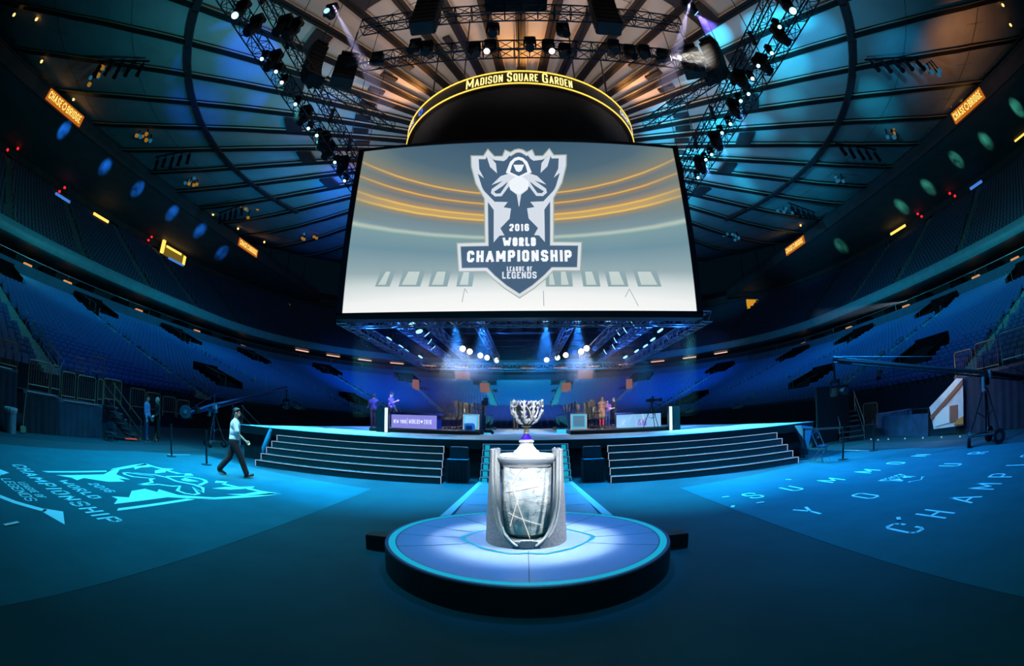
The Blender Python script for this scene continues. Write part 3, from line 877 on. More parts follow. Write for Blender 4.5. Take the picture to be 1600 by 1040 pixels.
# stage lamps clamped in rows under the ribs
for i, (px, py, z) in enumerate(((215, 62, 20.4), (285, 210, 20.2), (370, 297, 20.6), (1370, 55, 20.2), (1325, 198, 20.0), (1245, 297, 20.4))):
    z = zs(z); d = ray(px, py); p = CAM + d * ((z - CAM.z) / d.z); a = atan2(p.x, p.y - RC)
    t = thing('profile_lamp_bar', 'bar of dark profile lamps under a roof rib, %s from the camera on the %s' % (ORD[i % 3], 'left' if i < 3 else 'right'), 'lamp bar', p, -a); t.scale = (1.2, 1.2, 1.2); p.z = min(p.z, roof_z(hypot(p.x, p.y - RC)) - 2.0); t.location = p
    mb = MB(); mb.bar((0, -2.2, .35), (0, 2.4, .35), .07); mb.build('bar', port_m, t)
    for j in range(5):
        mb = MB(); y = -1.8 + j * .95; q = Vector((.25 - .12 * (j % 2), .1, -.75 - .1 * (j % 3)))
        mb.bar((0, y, .3), (0, y, -.05), .06); b = Vector((0, y, -.05)); mb.bar(b, b + q * .5, .17, 10); mb.bar(b + q * .5, b + q, .13, 10, .19)
        mb.build('profile_lamp', port_m, t)
# ================================================================== DRUM, SCREEN, RIG
GOLD = P('gold_led', (255, 200, 70), .5, emit=(255, 205, 80), es=1.5)
GOLDT = P('gold_led_letters', (255, 235, 150), .5, emit=(255, 232, 140), es=1.7)
WLED = P('white_led', (240, 245, 255), .5, emit=(235, 240, 255), es=1.2)
DX = -.13
t = thing('centre_drum', 'huge round black-draped drum with a gold lettered band, hung above the screen', 'scoreboard drum', (DX, 22.5, 0))
def roundp(x, y): return 0.0
mb = MB(); mb.lathe([(6.5, 11.0), (6.5, 16.68)], n=96, wob=lambda a, z: .004 * sin(a * 40)); mb.build('drape', P('drum_drape', (20, 22, 26), .9, noise=(2, .3)), t, smooth=True)
mb = MB(); mb.lathe([(6.45, 16.6), (6.72, 16.64), (6.72, 17.62), (6.45, 17.66), (6.0, 17.66)], n=96); fascia = mb.build('fascia', P('fascia_black', (26, 20, 14), .5), t, smooth=True)
for z in (16.68, 17.54):
    mb = MB(); mb.lathe([(6.73, z), (6.78, z + .01), (6.78, z + .055), (6.73, z + .065)], n=96); mb.build('gold_strip', GOLD, fascia)
def bend_text(body, W, H, st, mat, ang, z, gap=.30, R=6.785):
    return block_text('lettering', body, W, H, st, mat, fascia, lambda u, v: (R * sin(ang + u / R), -R * cos(ang + u / R), z + v), gap)
x = -2.62
for wd, wc, rest, wr in (('M', .40, 'ADISON', 1.38), ('S', .24, 'QUARE', 1.16), ('G', .27, 'ARDEN', 1.18)):
    bend_text(wd, wc, .66, .075, GOLDT, (x + wc / 2) / 6.785, 16.80); x += wc + .07
    bend_text(rest, wr, .53, .062, GOLDT, (x + wr / 2) / 6.785, 16.82); x += wr + .20
bend_text('CHASE', 1.15, .32, .06, WLED, radians(56), 16.98); bend_text('CHASE', 1.15, .32, .06, WLED, radians(-62), 16.98)
for a in (-50, 67):
    mb = MB(); a = radians(a)
    for q in range(8):
        u, v = pi / 4 * q + .1, pi / 4 * (q + 1) - .1
        f = lambda r, w: (6.78 * sin(a + r * cos(w) / 6.78), -6.78 * cos(a + r * cos(w) / 6.78), 17.13 + r * sin(w))
        mb.add([f(.24, u), f(.24, v), f(.12, v), f(.12, u)], [(0, 1, 2, 3)])
    mb.build('octagon_mark', P('blue_led', (60, 110, 255), .5, emit=(70, 120, 255), es=1.3), fascia)
mb = MB()
for a in range(0, 360, 30): mb.bar((5.8 * cos(radians(a)), 5.8 * sin(radians(a)), 17.5), (5.8 * cos(radians(a)), 5.8 * sin(radians(a)), roof_z(hypot(5.8 * cos(radians(a)), 22.5 + 5.8 * sin(radians(a)) - RC)) - .1), .04)
mb.build('hanger', black, t)

# ---- the screen
SX, SY, SZ0, SZ1, SW = -.2, 15.0, 5.47, 12.55, 6.50
def screen_mat():
    m = bpy.data.materials.new('screen_picture'); m.use_nodes = True; nt = m.node_tree; L = nt.links
    b = nt.nodes['Principled BSDF']; b.inputs['Base Color'].default_value = (.01, .01, .01, 1); b.inputs['Roughness'].default_value = .5; b.inputs['Specular IOR Level'].default_value = 0
    tc = nt.nodes.new('ShaderNodeTexCoord'); sp = nt.nodes.new('ShaderNodeSeparateXYZ'); L.new(tc.outputs['Object'], sp.inputs[0])
    def mth(op, a, bv=None, c=None):
        n = nt.nodes.new('ShaderNodeMath'); n.operation = op
        for i, q in enumerate((a, bv, c)):
            if q is None: continue
            if isinstance(q, (int, float)): n.inputs[i].default_value = q
            else: L.new(q, n.inputs[i])
        return n.outputs[0]
    u = mth('DIVIDE', sp.outputs[0], SW); v = mth('DIVIDE', sp.outputs[2], SZ1 - SZ0)
    u2 = mth('MULTIPLY', u, u)
    v0 = mth('DIVIDE', mth('ADD', v, mth('MULTIPLY', u2, .104)), mth('ADD', mth('MULTIPLY', u2, .6), 1.0))
    nz = nt.nodes.new('ShaderNodeTexNoise'); nz.inputs['Scale'].default_value = 1.1; nz.inputs['Detail'].default_value = 5; L.new(tc.outputs['Object'], nz.inputs['Vector'])
    vn = mth('ADD', v0, mth('MULTIPLY', mth('SUBTRACT', nz.outputs['Fac'], .5), .006))
    r = nt.nodes.new('ShaderNodeValToRGB'); e = r.color_ramp.elements
    st = [(0, (252, 252, 250)), (.09, (240, 243, 242)), (.15, (208, 218, 218)), (.20, (150, 172, 178)), (.30, (112, 146, 160)), (.372, (124, 156, 162)), (.386, (184, 200, 186)), (.40, (122, 148, 158)),
          (.455, (118, 136, 142)), (.478, (160, 140, 110)), (.484, (255, 206, 90)), (.490, (190, 162, 112)), (.508, (196, 160, 104)), (.514, (255, 206, 96)), (.520, (168, 142, 108)), (.55, (110, 122, 130)),
          (.574, (150, 128, 100)), (.580, (255, 194, 88)), (.586, (140, 126, 108)), (.615, (104, 118, 126)), (.636, (150, 130, 100)), (.642, (255, 196, 100)), (.648, (140, 130, 110)), (.70, (104, 120, 122)), (.76, (80, 106, 122)), (1, (56, 88, 112))]
    while len(e) > 1: e.remove(e[-1])
    e[0].position = 0; e[0].color = (*lin(st[0][1]), 1)
    for p_, c_ in st[1:]:
        q = e.new(p_); q.color = (*lin(c_), 1)
    L.new(vn, r.inputs[0])
    # cloudier towards the sides
    mx = nt.nodes.new('ShaderNodeMix'); mx.data_type = 'RGBA'
    mx.inputs['B'].default_value = (*lin((120, 134, 128)), 1)
    fac = mth('MULTIPLY', mth('SMOOTH_MAX', mth('SUBTRACT', mth('ABSOLUTE', u), .72), 0.0, .05), 2.0)
    gate = mth('GREATER_THAN', v0, .41)
    L.new(mth('MULTIPLY', fac, gate), mx.inputs['Factor']); L.new(r.outputs[0], mx.inputs['A'])
    L.new(mx.outputs['Result'], b.inputs['Emission Color']); b.inputs['Emission Strength'].default_value = 1.0
    return m
scr = thing('led_screen', 'giant suspended screen showing a silver trophy crest over gold arcs', 'screen', (SX, SY, SZ0))
mb = MB(); H = SZ1 - SZ0; mb.face([(-SW, 0, 0), (SW, 0, 0), (SW, 0, H), (-SW, 0, H)]); disp = mb.build('display', screen_mat(), scr)
mb = MB(); bz = .24
for c_, d_ in (((0, .25, -bz / 2 - .01), (2 * SW + 2 * bz, .6, bz)), ((0, .25, H + .06), (2 * SW + 2 * bz, .6, .12)), ((-SW - bz / 2, .25, H / 2), (bz, .6, H + .2)), ((SW + bz / 2, .25, H / 2), (bz, .6, H + .2))): mb.box(c_, d_)
mb.build('bezel', P('screen_bezel', (22, 25, 32), .5), scr)
mb = MB(); mb.box((0, .45, H / 2), (2 * SW + .2, .4, H)); mb.build('rear_housing', black, scr)
def esm(name, c, k=1.0): return P(name, c, .5, emit=c, es=k)
S_SIL, S_LINE, S_BG, S_WHT, S_MID = esm('crest_silver', (214, 222, 232)), esm('crest_edge', (166, 174, 160)), esm('crest_field', (72, 98, 124)), esm('crest_white', (240, 245, 252)), esm('crest_shade', (150, 168, 186))
# crest drawn in its own coordinates: (448 centre, y down) of the traced outline
OUT = [(448, 1025), (350, 962), (270, 895), (228, 852), (50, 854), (40, 662), (222, 662), (220, 378), (165, 280), (137, 170), (135, 95), (218, 95), (248, 50), (292, 98), (340, 98), (358, 56), (395, 72), (420, 56), (448, 50)]
def mir(p): return [(896 - x, y) for x, y in reversed(p)]
def sym(p): return p + mir(p)[1:-1] if p[0][0] == 448 else p + mir(p)
def shrink(poly, k):
    n = len(poly); out = []
    A = sum(poly[i][0] * poly[(i + 1) % n][1] - poly[(i + 1) % n][0] * poly[i][1] for i in range(n)); sg = 1 if A > 0 else -1
    for i in range(n):
        p0, p1, p2 = Vector(poly[i - 1]), Vector(poly[i]), Vector(poly[(i + 1) % n])
        a = (p1 - p0).normalized(); b = (p2 - p1).normalized()
        na = Vector((-a.y, a.x)) * sg; nb = Vector((-b.y, b.x)) * sg; m = (na + nb)
        m = m.normalized() * k / max(.45, m.normalized().dot(na)) if m.length > 1e-4 else na * k
        out.append((p1.x + m.x, p1.y + m.y))
    return out
SPIKE = [(250, 58), (262, 105), (300, 150), (307, 214), (262, 172), (243, 112)]
SIDE = [(152, 112), (188, 112), (192, 188), (222, 246), (182, 216), (214, 320), (290, 398), (375, 400), (348, 434), (396, 442), (386, 508), (326, 570), (352, 616), (320, 618), (282, 662), (284, 452), (232, 380), (172, 272)]
TEETH = [(292, 112), (350, 112), (362, 76), (392, 92), (372, 120), (352, 134), (292, 128)]
HOODL = [(364, 210), (392, 140), (420, 114), (448, 106), (448, 126), (424, 134), (404, 162), (392, 206), (448, 232), (448, 246), (404, 226)]
FACE = [(413, 158), (448, 158), (448, 206), (430, 198)]
ARM = [(384, 214), (330, 232), (270, 290), (346, 262), (272, 316), (266, 342), (292, 364), (336, 362), (388, 292), (390, 320), (434, 352), (446, 428), (448, 428), (448, 232)]
HOLE = [(286, 334), (344, 296), (376, 268), (368, 286), (328, 344), (300, 346)]
GEM = [(384, 268), (420, 240), (448, 236), (448, 352), (410, 330), (386, 306)]
def crest(parent, f3, mats, simple=False):
    sil, edge, bg, wht, mid = mats
    D = lambda k: (lambda x, y: f3(x, y, k))
    def lay(name, polys, k, m):
        mb = MB()
        for p in polys: fill_poly(mb, p, D(k))
        return mb.build(name, m, parent)
    full = sym(OUT)
    lay('crest_outline', [full], .012, edge); lay('crest_border', [shrink(full, 7)], .018, sil)
    lay('crest_border_line', [shrink(full, 24)], .022, edge); lay('crest_field', [shrink(full, 28)], .026, bg)
    ls = [SPIKE, SIDE, TEETH]; lay('crest_wings', ls + [mir(p) for p in ls], .032, sil)
    lay('crest_hood', [HOODL, mir(HOODL), FACE, mir(FACE)], .036, wht)
    lay('crest_cloak', [ARM, mir(ARM)], .032, sil); lay('crest_cloak_gap', [HOLE], .038, bg); lay('crest_cloak_gap', [mir(HOLE)], .038, bg)
    lay('crest_gem', [GEM, mir(GEM)], .038, wht)
# scale: traced picture pixel -> metres on the screen plane
q1, q2 = at_y(700 + 40 / 4.159, 220 + 760 / 4.159, SY), at_y(700 + 862 / 4.159, 220 + 760 / 4.159, SY)
def scr_pt(x, y, k):
    p = at_y(700 + min(x, 448) / 4.159, 220 + y / 4.159, SY); c_ = at_y(700 + 448 / 4.159, 220 + y / 4.159, SY)
    dx = p.x - c_.x
    if x > 448: p = at_y(700 + (896 - x) / 4.159, 220 + y / 4.159, SY); dx = -(p.x - c_.x)
    return (dx + .02, -k, p.z - SZ0)
crest(disp, scr_pt, (S_SIL, S_LINE, S_BG, S_WHT, S_MID))
def stext(body, px0, py0, py1, st, m=S_WHT, gap=.30, x=.02):
    a = scr_pt(px0, py1, 0); b = scr_pt(896 - px0, py1, 0); h = scr_pt(448, py0, 0)[2] - a[2]
    block_text('lettering', body, abs(b[0] - a[0]), h, st, m, disp, lambda u, v: (x + u, -.045, a[2] + v), gap)
stext('2016', 384, 542, 590, .068, gap=.26); stext('WORLD', 340, 630, 688, .092, gap=.26); stext('CHAMPIONSHIP', 108, 712, 792, .105, gap=.30)
stext('LEAGUE OF', 366, 818, 850, .045, S_SIL, .3); stext('LEGENDS', 336, 852, 898, .055, S_SIL, .22)
# faint window shapes along the foot of the picture
win_m, win_l = esm('picture_pane', (196, 210, 206)), esm('picture_line', (142, 166, 172))
for x0, x1, top in ((148, 205, 2), (252, 340, 0), (385, 460, 0), (508, 570, 0), (905, 955, 0), (958, 1016, 0), (1070, 1138, 0), (1180, 1262, 0), (1312, 1408, 0)):
    f = lambda x, y, k=.006: (lambda p: (p.x - SX, -k, p.z - SZ0))(at_y(535 + x / 2.832, 228 + y / 2.832, SY))
    sl = (800 - x0) * .045
    mb, mb2 = MB(), MB()
    mb2.face([f(x0 - 4, 622), f(x1 + 4, 622), f(x1 + sl + 4, 548), f(x0 + sl - 4, 548)])
    mb.face([f(x0 + 10, 614, .009), f(x1 - 14, 614, .009), f(x1 + sl - 22, 556, .009), f(x0 + sl + 16, 556, .009)])
    mb.build('pictured_pane', win_m, disp); mb2.build('pictured_frame', win_l, disp)
mb = MB()
for a, b, c_ in (((540, 630), (528, 690), (552, 650)), ((888, 640), (890, 708), (892, 640)), ((1268, 632), (1308, 708), (1250, 668))):
    mb = MB()
    for p, q in ((a, b), (a, c_)): mb.face([f(p[0], p[1]), f(p[0] + 3, p[1]), f(q[0] + 3, q[1]), f(q[0], q[1])])
    mb.build('pictured_crack', win_l, disp)

# ---- trusses
def truss(mb, a, b, w=.42, r=.028, step=.5, up=Vector((0, 0, 1))):
    a = Vector(a); b = Vector(b); d = (b - a); L = d.length; d.normalize()
    u = d.cross(up).normalized(); v = u.cross(d).normalized(); h = w / 2
    cs = [(u * sx + v * sy) * h for sx, sy in ((-1, -1), (1, -1), (1, 1), (-1, 1))]
    for c_ in cs: mb.bar(a + c_, b + c_, r, 5)
    n = max(1, int(L / step))
    for i in range(n + 1):
        p = a + d * L * i / n
        for j in range(4): mb.bar(p + cs[j], p + cs[(j + 1) % 4], r * .6, 4)
        if i < n:
            q = a + d * L * (i + 1) / n
            for j in range(4):
                c1, c2 = cs[j], cs[(j + 1) % 4]
                mb.bar(p + (c1 if i % 2 else c2), q + (c2 if i % 2 else c1), r * .6, 4)
    return mb
blue_truss = P('rig_aluminium', (150, 160, 175), .35, .8)
Z0 = 5.35
def rig(name, lab, a, b, w=.42, m=truss_m, grp=None, step=.5):
    o = truss(MB(), a, b, w, step=step).build(name, m); tag(o, lab, 'truss', grp); return o
rig('lighting_truss', 'front edge truss of the square lighting frame, tight under the screen', (-6.6, 15.95, Z0), (6.6, 15.95, Z0), .4, blue_truss)
rig('lighting_truss', 'left edge truss of the square lighting frame under the screen, lit blue', (-6.85, 15.3, Z0), (-6.85, 29.8, Z0), .4, blue_truss)
rig('lighting_truss', 'right edge truss of the square lighting frame under the screen, lit blue', (6.85, 15.3, Z0), (6.85, 29.8, Z0), .4, blue_truss)
rig('lighting_truss', 'rear edge truss of the square lighting frame, a bright line behind the trophy', (-6.85, 29.8, Z0), (6.85, 29.8, Z0), .4, blue_truss)
for i, x in enumerate((-5.6, -4.2, -2.0, 2.0, 4.2, 5.6)):
    rig('lighting_truss', 'inner truss running away under the screen, %s from the left' % ORD[i], (x, 15.6, Z0 + .5), (x * .92, 29.6, Z0 + .5), .34, blue_truss, 'inner trusses of the lighting frame', .8)
for i, y in enumerate((18.5, 22.0, 26.0)):
    rig('lighting_truss', 'cross truss inside the lighting frame, %s behind the screen' % ORD[i], (-6.6, y, Z0 + .9), (6.6, y, Z0 + .9), .34, truss_m, 'cross trusses of the lighting frame', .8)
rig_dark = P('rig_canopy', (16, 20, 40), .9)
mb = MB()
for i in range(14): mb.box((-6.2 + i * .95, 22.4, 7.6 + .25 * (i % 3)), (.7, 13.5, .1))
tag(mb.build('rig_canopy', rig_dark), 'dark slatted canopy of cables and boards closing the top of the lighting frame', 'canopy')
lens_w = P('lamp_lens_white', (255, 250, 240), .4, emit=(255, 250, 244), es=3.2)
lens_b = P('lamp_lens_blue', (110, 190, 255), .4, emit=(140, 205, 255), es=2.2)
lens_d = P('lamp_lens_dim', (60, 110, 220), .4, emit=(50, 110, 230), es=.9)
def par(px, py, r, lens, lab, grp, tilt=(0, -.3, -1), z=5.75, stretch=1.0):
    d = ray(px, py); p = CAM + d * ((z - CAM.z) / d.z)
    t = thing('stage_lamp', lab, 'stage lamp', p, 0, grp)
    q = Vector(tilt).normalized(); mb = MB()
    mb.bar(Vector((0, 0, 0)) - q * .02, -q * .30, r * 1.04, 12, r * .7); mb.bar(-q * .3, -q * .3 + Vector((0, 0, .25)), .03, 5); hs = mb.build('housing', black, t)
    mb = MB(); mb.bar(q * .0, q * .02, r, 14, r * .96); mb.build('lens', lens, hs); return t
for i, (px, py) in enumerate(((723, 544.5), (734, 549), (750.5, 555), (761, 558.5), (776, 562.5))):
    par(px, py, .17, lens_w, 'round white stage lamp left of the trophy under the frame, %s from the left' % ORD[i], 'white lamps facing the camera, left row', (0, -1, -.35))
for i, (px, py) in enumerate(((854, 562), (871, 558.5), (884, 554.5), (908, 549), (916.5, 544))):
    par(px, py, .17, lens_w, 'round white stage lamp right of the trophy under the frame, %s from the left' % ORD[i], 'white lamps facing the camera, right row', (0, -1, -.35))
for i, (px, py) in enumerate(((710, 544), (897.5, 550.5), (929, 544))):
    par(px, py, .15, lens_d, 'round dim blue stage lamp beside the %s row of white lamps' % ('left', 'middle of the right', 'outer end of the right')[i], None, (0, -1, -.35))
for i, (px, py, q) in enumerate(((643, 506.5, (.4, -.3, -1)), (655, 517.5, (.4, -.3, -1)), (667, 522, (.7, .4, -.8)), (671, 533, (.8, .5, -.6)), (676.5, 543, (.7, .4, -.8)), (608, 529, (-.5, -.3, -1)), (626.5, 541, (-.5, -.3, -1)), (635.5, 547.5, (-.5, -.3, -1)), (657, 557, (-.5, -.3, -1)))):
    par(px, py, .17, lens_b, 'oval bright stage lamp hanging in the left half of the frame, %s of its cluster' % ORD[i], 'lamps in the left half of the lighting frame', q)
for i, (px, py, q) in enumerate(((988, 503.5, (-.9, .5, -.5)), (977, 515, (-.9, .5, -.5)), (966, 519, (-.9, .5, -.5)), (962, 531, (-.9, .5, -.5)), (959.5, 541.5, (-.9, .5, -.5)), (946, 549, (-.9, .5, -.5)), (1031.5, 516, (.5, -.3, -1)), (1020, 530, (.5, -.3, -1)), (1008.5, 540, (.5, -.3, -1)), (994.5, 548, (.5, -.3, -1)), (977, 557.5, (.4, -.4, -1)))):
    par(px, py, .17, lens_b, 'oval bright stage lamp hanging in the right half of the frame, %s of its cluster' % ORD[i], 'lamps in the right half of the lighting frame', q)
for i, px in enumerate((621, 670, 711, 753, 853, 904, 950)):
    par(px, 499.5, .17, lens_b, 'flat bright stage lamp just under the lower edge of the screen, %s from the left' % ORD[i], 'lamps just under the screen edge', (0, -.1, -1), 5.42)
for s in (-1, 1):
    for i in range(7):
        spot((s * 6.2, 16.5 + i * 1.9, 4.4), (s * 5.2, 17 + i * 1.9, 7.0), 420, (.02, .16, 1.0), 120, 1, .15, 'rig_glow')
for i in range(6): spot((-5 + i * 2, 28.9, 4.6), (-5 + i * 2, 29.9, 5.8), 260, (.05, .5, 1.0), 100, 1, .1, 'rig_glow')
spot((0, 22, 3.3), (0, 22, 6), 1800, (.03, .2, 1.0), 150, 1, .5, 'rig_glow')

# overhead trusses nearer the camera
for s in (-1, 1):
    sd = 'left' if s < 0 else 'right'
    rig('roof_truss', 'long dark truss on the %s carrying small bright lamps, outer of the pair' % sd, (s * 8.7, 3.2, 13.1), (s * 8.5, 22.5, 13.1), .5)
    rig('roof_truss', 'long dark truss on the %s carrying small bright lamps, inner of the pair' % sd, (s * 7.9, 3.4, 13.8), (s * 8.1, 22.0, 13.8), .4)
rig('roof_truss', 'straight black cross truss above the drum band, nearer the drum', (-6.3, 10.2, 13.1), (6.3, 10.2, 13.1), .45)
rig('roof_truss', 'straight black cross truss at the top of the picture, farther from the drum', (-5.0, 8.7, 13.3), (5.0, 8.7, 13.3), .4)
for s, pa, pb in ((-1, (505, 128), (612, 198)), (1, (1118, 120), (1010, 196))):
    A, B = at_z(*pa, 12.9), at_z(*pb, 12.9)
    rig('roof_truss', 'short slanting truss between the %s lamp truss and the drum' % ('left' if s < 0 else 'right'), A, B, .35)
mb = MB()
k = 0
for s in (-1, 1):
    for y in (4.5, 7, 9.5, 12, 14.5, 17, 19.5):
        mb = MB(); r = hypot(8.3, y - RC); mb.bar((s * 8.5, y, 13.3), (s * 8.5, y, roof_z(r) - .75), .02, 5); mb.bar((s * 8.5, y, 14.2), (s * 8.5, y, 14.9), .10, 8)
        tag(mb.build('chain_hoist', black), 'thin black hoist chain above the %s lamp truss, %s from the camera' % ('left' if s < 0 else 'right', ORD[k % 7]), 'hoist', 'hoist chains over the %s lamp truss' % ('left' if s < 0 else 'right')); k += 1
# moving lamps: base, yoke, head, lens
def moving_head(p, q, lens, lab, grp, sc=1.0):
    t = thing('moving_lamp', lab, 'stage lamp', p, 0, grp); q = Vector(q).normalized()
    mb = MB(); mb.bevbox((0, 0, .42 * sc), (.42 * sc, .34 * sc, .16 * sc), .03); mb.build('base', black, t)
    mb = MB(); 
    for sx in (-1, 1): mb.box((sx * .2 * sc, 0, .16 * sc), (.05 * sc, .12 * sc, .42 * sc))
    mb.box((0, 0, .345 * sc), (.44 * sc, .12 * sc, .05 * sc)); mb.build('yoke', black, t)
    mb = MB(); mb.sweep([-q * .30 * sc, -q * .22 * sc, Vector((0, 0, 0)), q * .18 * sc, q * .26 * sc], radii=[.08 * sc, .15 * sc, .17 * sc, .14 * sc, .15 * sc], n=12); hs = mb.build('head', black, t, smooth=True)
    if lens: mb = MB(); mb.bar(q * .26 * sc, q * .28 * sc, .11 * sc, 12); mb.build('lens', lens, hs)
    return t
lens_c = P('lamp_lens_cyan', (150, 240, 255), .4, emit=(150, 240, 255), es=5)
lens_ww = P('lamp_lens_warm', (255, 235, 220), .4, emit=(255, 225, 215), es=5)
for s, pts in ((-1, [(373, 20, 0), (412, 90, 0), (434, 110, 0), (443, 127, 1), (464, 161, 0), (484, 199, 0), (497, 210, 0), (525, 252, 0), (540, 281, 0)]), (1, [(1233, 13, 0), (1215, 40, 0), (1203, 81, 0), (1182, 101, 0), (1173, 121, 1), (1167, 145, 0), (1155, 156, 0), (1139, 192, 0), (1126, 206, 0), (1110, 240, 0), (1101, 248, 0), (1089, 276, 0)])):
    sd = 'left' if s < 0 else 'right'
    for i, (px, py, wm) in enumerate(pts):
        p = at_z(px, py, 12.65); d = (CAM - p).normalized()
        moving_head(p, Vector((d.x * .6 + s * .2, d.y, d.z - .3)), lens_ww if wm else lens_c, 'small bright lamp on the %s lamp truss, %s from the top of the picture' % (sd, ORD[i]), 'lit lamps on the %s lamp truss' % sd, 1.1 if i == 0 else .62)
for s, pts in ((-1, [(395, 45), (425, 100), (440, 45), (455, 50), (475, 185), (505, 225), (512, 240), (535, 262)]), (1, [(1222, 60), (1195, 105), (1160, 130), (1150, 175), (1120, 225), (1095, 262)])):
    sd = 'left' if s < 0 else 'right'
    for i, (px, py) in enumerate(pts):
        moving_head(at_z(px, py, 12.9), (.3 * s, -.4, -1), None, 'unlit black lamp hanging from the %s lamp truss, %s from the top' % (sd, ORD[i]), 'unlit lamps on the %s lamp truss' % sd, 1.2)
for i, (px, py) in enumerate(((648, 77), (667, 80), (741, 83), (766, 78), (828, 74), (857, 78), (883, 84), (960, 78), (985, 86), (1008, 86), (770, 52), (880, 52))):
    moving_head(at_z(px, py, 12.7), (.4 * (i % 3 - 1), -.5, -.8), lens_ww if px in (766, 857) else None, 'black lamp on the trusses above the drum, %s' % (ORD[i] + ' from the left in the front row' if i < 10 else ('left' if i == 10 else 'right') + ' one of the upper row'), 'lamps on the cross trusses above the drum', .9)
for px, py, q, lab in ((588, 97, (-1, -.2, .1), 'white lamp at the left end of the cross truss'), (1037, 92, (1, -.3, .1), 'white lamp throwing a hazy cone from the right end of the cross truss'), (515, 22, (0, -1, -.4), 'teal lamp beside the left beam at the top'), (1078, 13, (.9, .3, -.6), 'violet blue lamp beside the right beam at the top')):
    moving_head(at_z(px, py, 12.9), q, lens_ww if py > 50 else lens_b, lab, None, .9)
# line arrays of loudspeakers
def line_array(lab, p, n, w, h, dp, ang0, dang, rz, sc=1):
    t = thing('line_array', lab, 'loudspeaker', p, rz)
    y = z = 0; a = ang0
    mb = MB(); mb.box((0, 0, .12), (w * .8, dp * .9, .1)); mb.bar((0, 0, .1), (0, 0, 1.6), .03); mb.build('flying_frame', black, t)
    for i in range(n):
        M = Matrix.Rotation(a, 3, 'X'); c_ = Vector((0, y, z)) + M @ Vector((0, 0, -h / 2)); mb = MB()
        bm_ = MB(); bm_.bevbox((0, 0, 0), (w, dp, h * .94), .03)
        mb.add([M @ Vector(v) + c_ for v in bm_.v], bm_.f); mb.build('speaker_cabinet', P('cabinet_black', (12, 13, 16), .7, noise=(8, .3)), t)
        e = M @ Vector((0, 0, -h)); y += e.y; z += e.z; a += dang
    return t
A = at_y(500, 72, 11.2); line_array('curved black loudspeaker column left of the drum', A, 12, .72, .27, .5, .15, -.09, .9)
A = at_y(1106, 66, 11.2); line_array('curved black loudspeaker column right of the drum', A, 12, .72, .27, .5, .15, -.09, -.9)
A = at_y(675, -8, 8.2); line_array('thick black loudspeaker column at the top edge, left of centre', A, 8, .72, .27, .5, 0, -.03, 0)
A = at_y(936, -8, 8.2); line_array('thick black loudspeaker column at the top edge, right of centre', A, 8, .72, .27, .5, 0, -.03, 0)
A = at_y(545, 92, 10.2); line_array('cluster of dark loudspeakers hanging beside the left beam', A, 5, .8, .26, .5, .2, -.12, .5)
A = at_y(1075, 80, 10.6); line_array('cluster of dark loudspeakers hanging beside the right beam', A, 5, .8, .26, .5, .2, -.12, -.5)
A = at_y(806, -10, 8.6); line_array('square black loudspeaker block at the top edge in the centre', A, 2, 1.9, .38, .5, 0, 0, 0)

# ---- hazy beams: thin haze inside each lamp's cone, lit by the lamp itself
def beam(p0, p1, r1, col, power, dens=.03, r0=.08, blend=.8, lab='', an=.3, off=.30):
    p0 = Vector(p0); p1 = Vector(p1); L = (p1 - p0).length
    m = bpy.data.materials.new('haze'); m.use_nodes = True; nt = m.node_tree; nt.nodes.clear()
    o = nt.nodes.new('ShaderNodeOutputMaterial'); v = nt.nodes.new('ShaderNodeVolumeScatter')
    v.inputs['Density'].default_value = dens; v.inputs['Anisotropy'].default_value = an; v.inputs['Color'].default_value = (1, 1, 1, 1)
    nt.links.new(v.outputs[0], o.inputs['Volume'])
    mb = MB(); mb.bar((0, 0, 0), (0, 0, L), r0, 20, r1)
    c_ = mb.build('light_beam_haze', m); c_.location = p0; c_.rotation_euler = (p1 - p0).to_track_quat('Z', 'Y').to_euler()
    tag(c_, lab, 'light beam', kind='stuff')
    spot(p0 + (p1 - p0).normalized() * off, p1, power, col, 2 * degrees(math.atan(r1 / (L - off))), blend, .02, 'beam_light')
beam(at_z(513, -6, 13.2), at_z(606, 172, 10.6), .34, (.60, .58, 1.0), 6500, .10, .05, lab='long pale violet beam falling from the top left of centre')
beam(at_z(1083, -14, 12.5), at_z(1040, 140, 10.9), .36, (.60, .58, 1.0), 5500, .10, .06, lab='long pale violet beam falling from the top right of centre')
beam(at_z(1037, 92, 12.9), at_z(1112, 88, 12.2), .5, (1, .92, .85), 1300, .12, .07, lab='short wide hazy white cone right of the drum')
beam(at_z(1078, 13, 12.9), at_z(1114, 48, 12.0), .35, (.2, .15, 1.0), 1300, .12, .05, lab='short blue violet cone beside the right beam')
for i, (a, b) in enumerate((((1155, 157), (1163, 200)), ((1127, 207), (1134, 247)), ((1102, 249), (1109, 278)))):
    beam(at_z(*a, 12.6), at_z(*b, 11.2), .16, (.1, .35, 1.0), 1500, .1, .05, lab='narrow blue shaft under the right lamp truss, %s from the top' % ORD[i])
for i, (a, b) in enumerate((((464, 162), (463, 186)), ((497, 211), (495, 238)))):
    beam(at_z(*a, 12.6), at_z(*b, 11.4), .14, (.1, .9, .9), 500, .05, .04, lab='narrow teal shaft under the left lamp truss, %s from the top' % ORD[i])
beam(at_x(1421, 469, 42), at_x(1275, 497, 40.6), 1.4, (.55, .75, 1.0), 26000, .03, .05, lab='long pale shaft lying along the ledge of the right stand')
for i, px in enumerate((711, 753, 853, 904)):
    A = at_z(px, 500, 5.40); beam(A, A + Vector((0, 1.2, -1.9)) + Vector((0, 0, .0)), .8, (.02, .22, 1.0), 2600, .14, .14, off=.06, lab='blue hazy cone under the screen edge, %s from the left' % ORD[i])

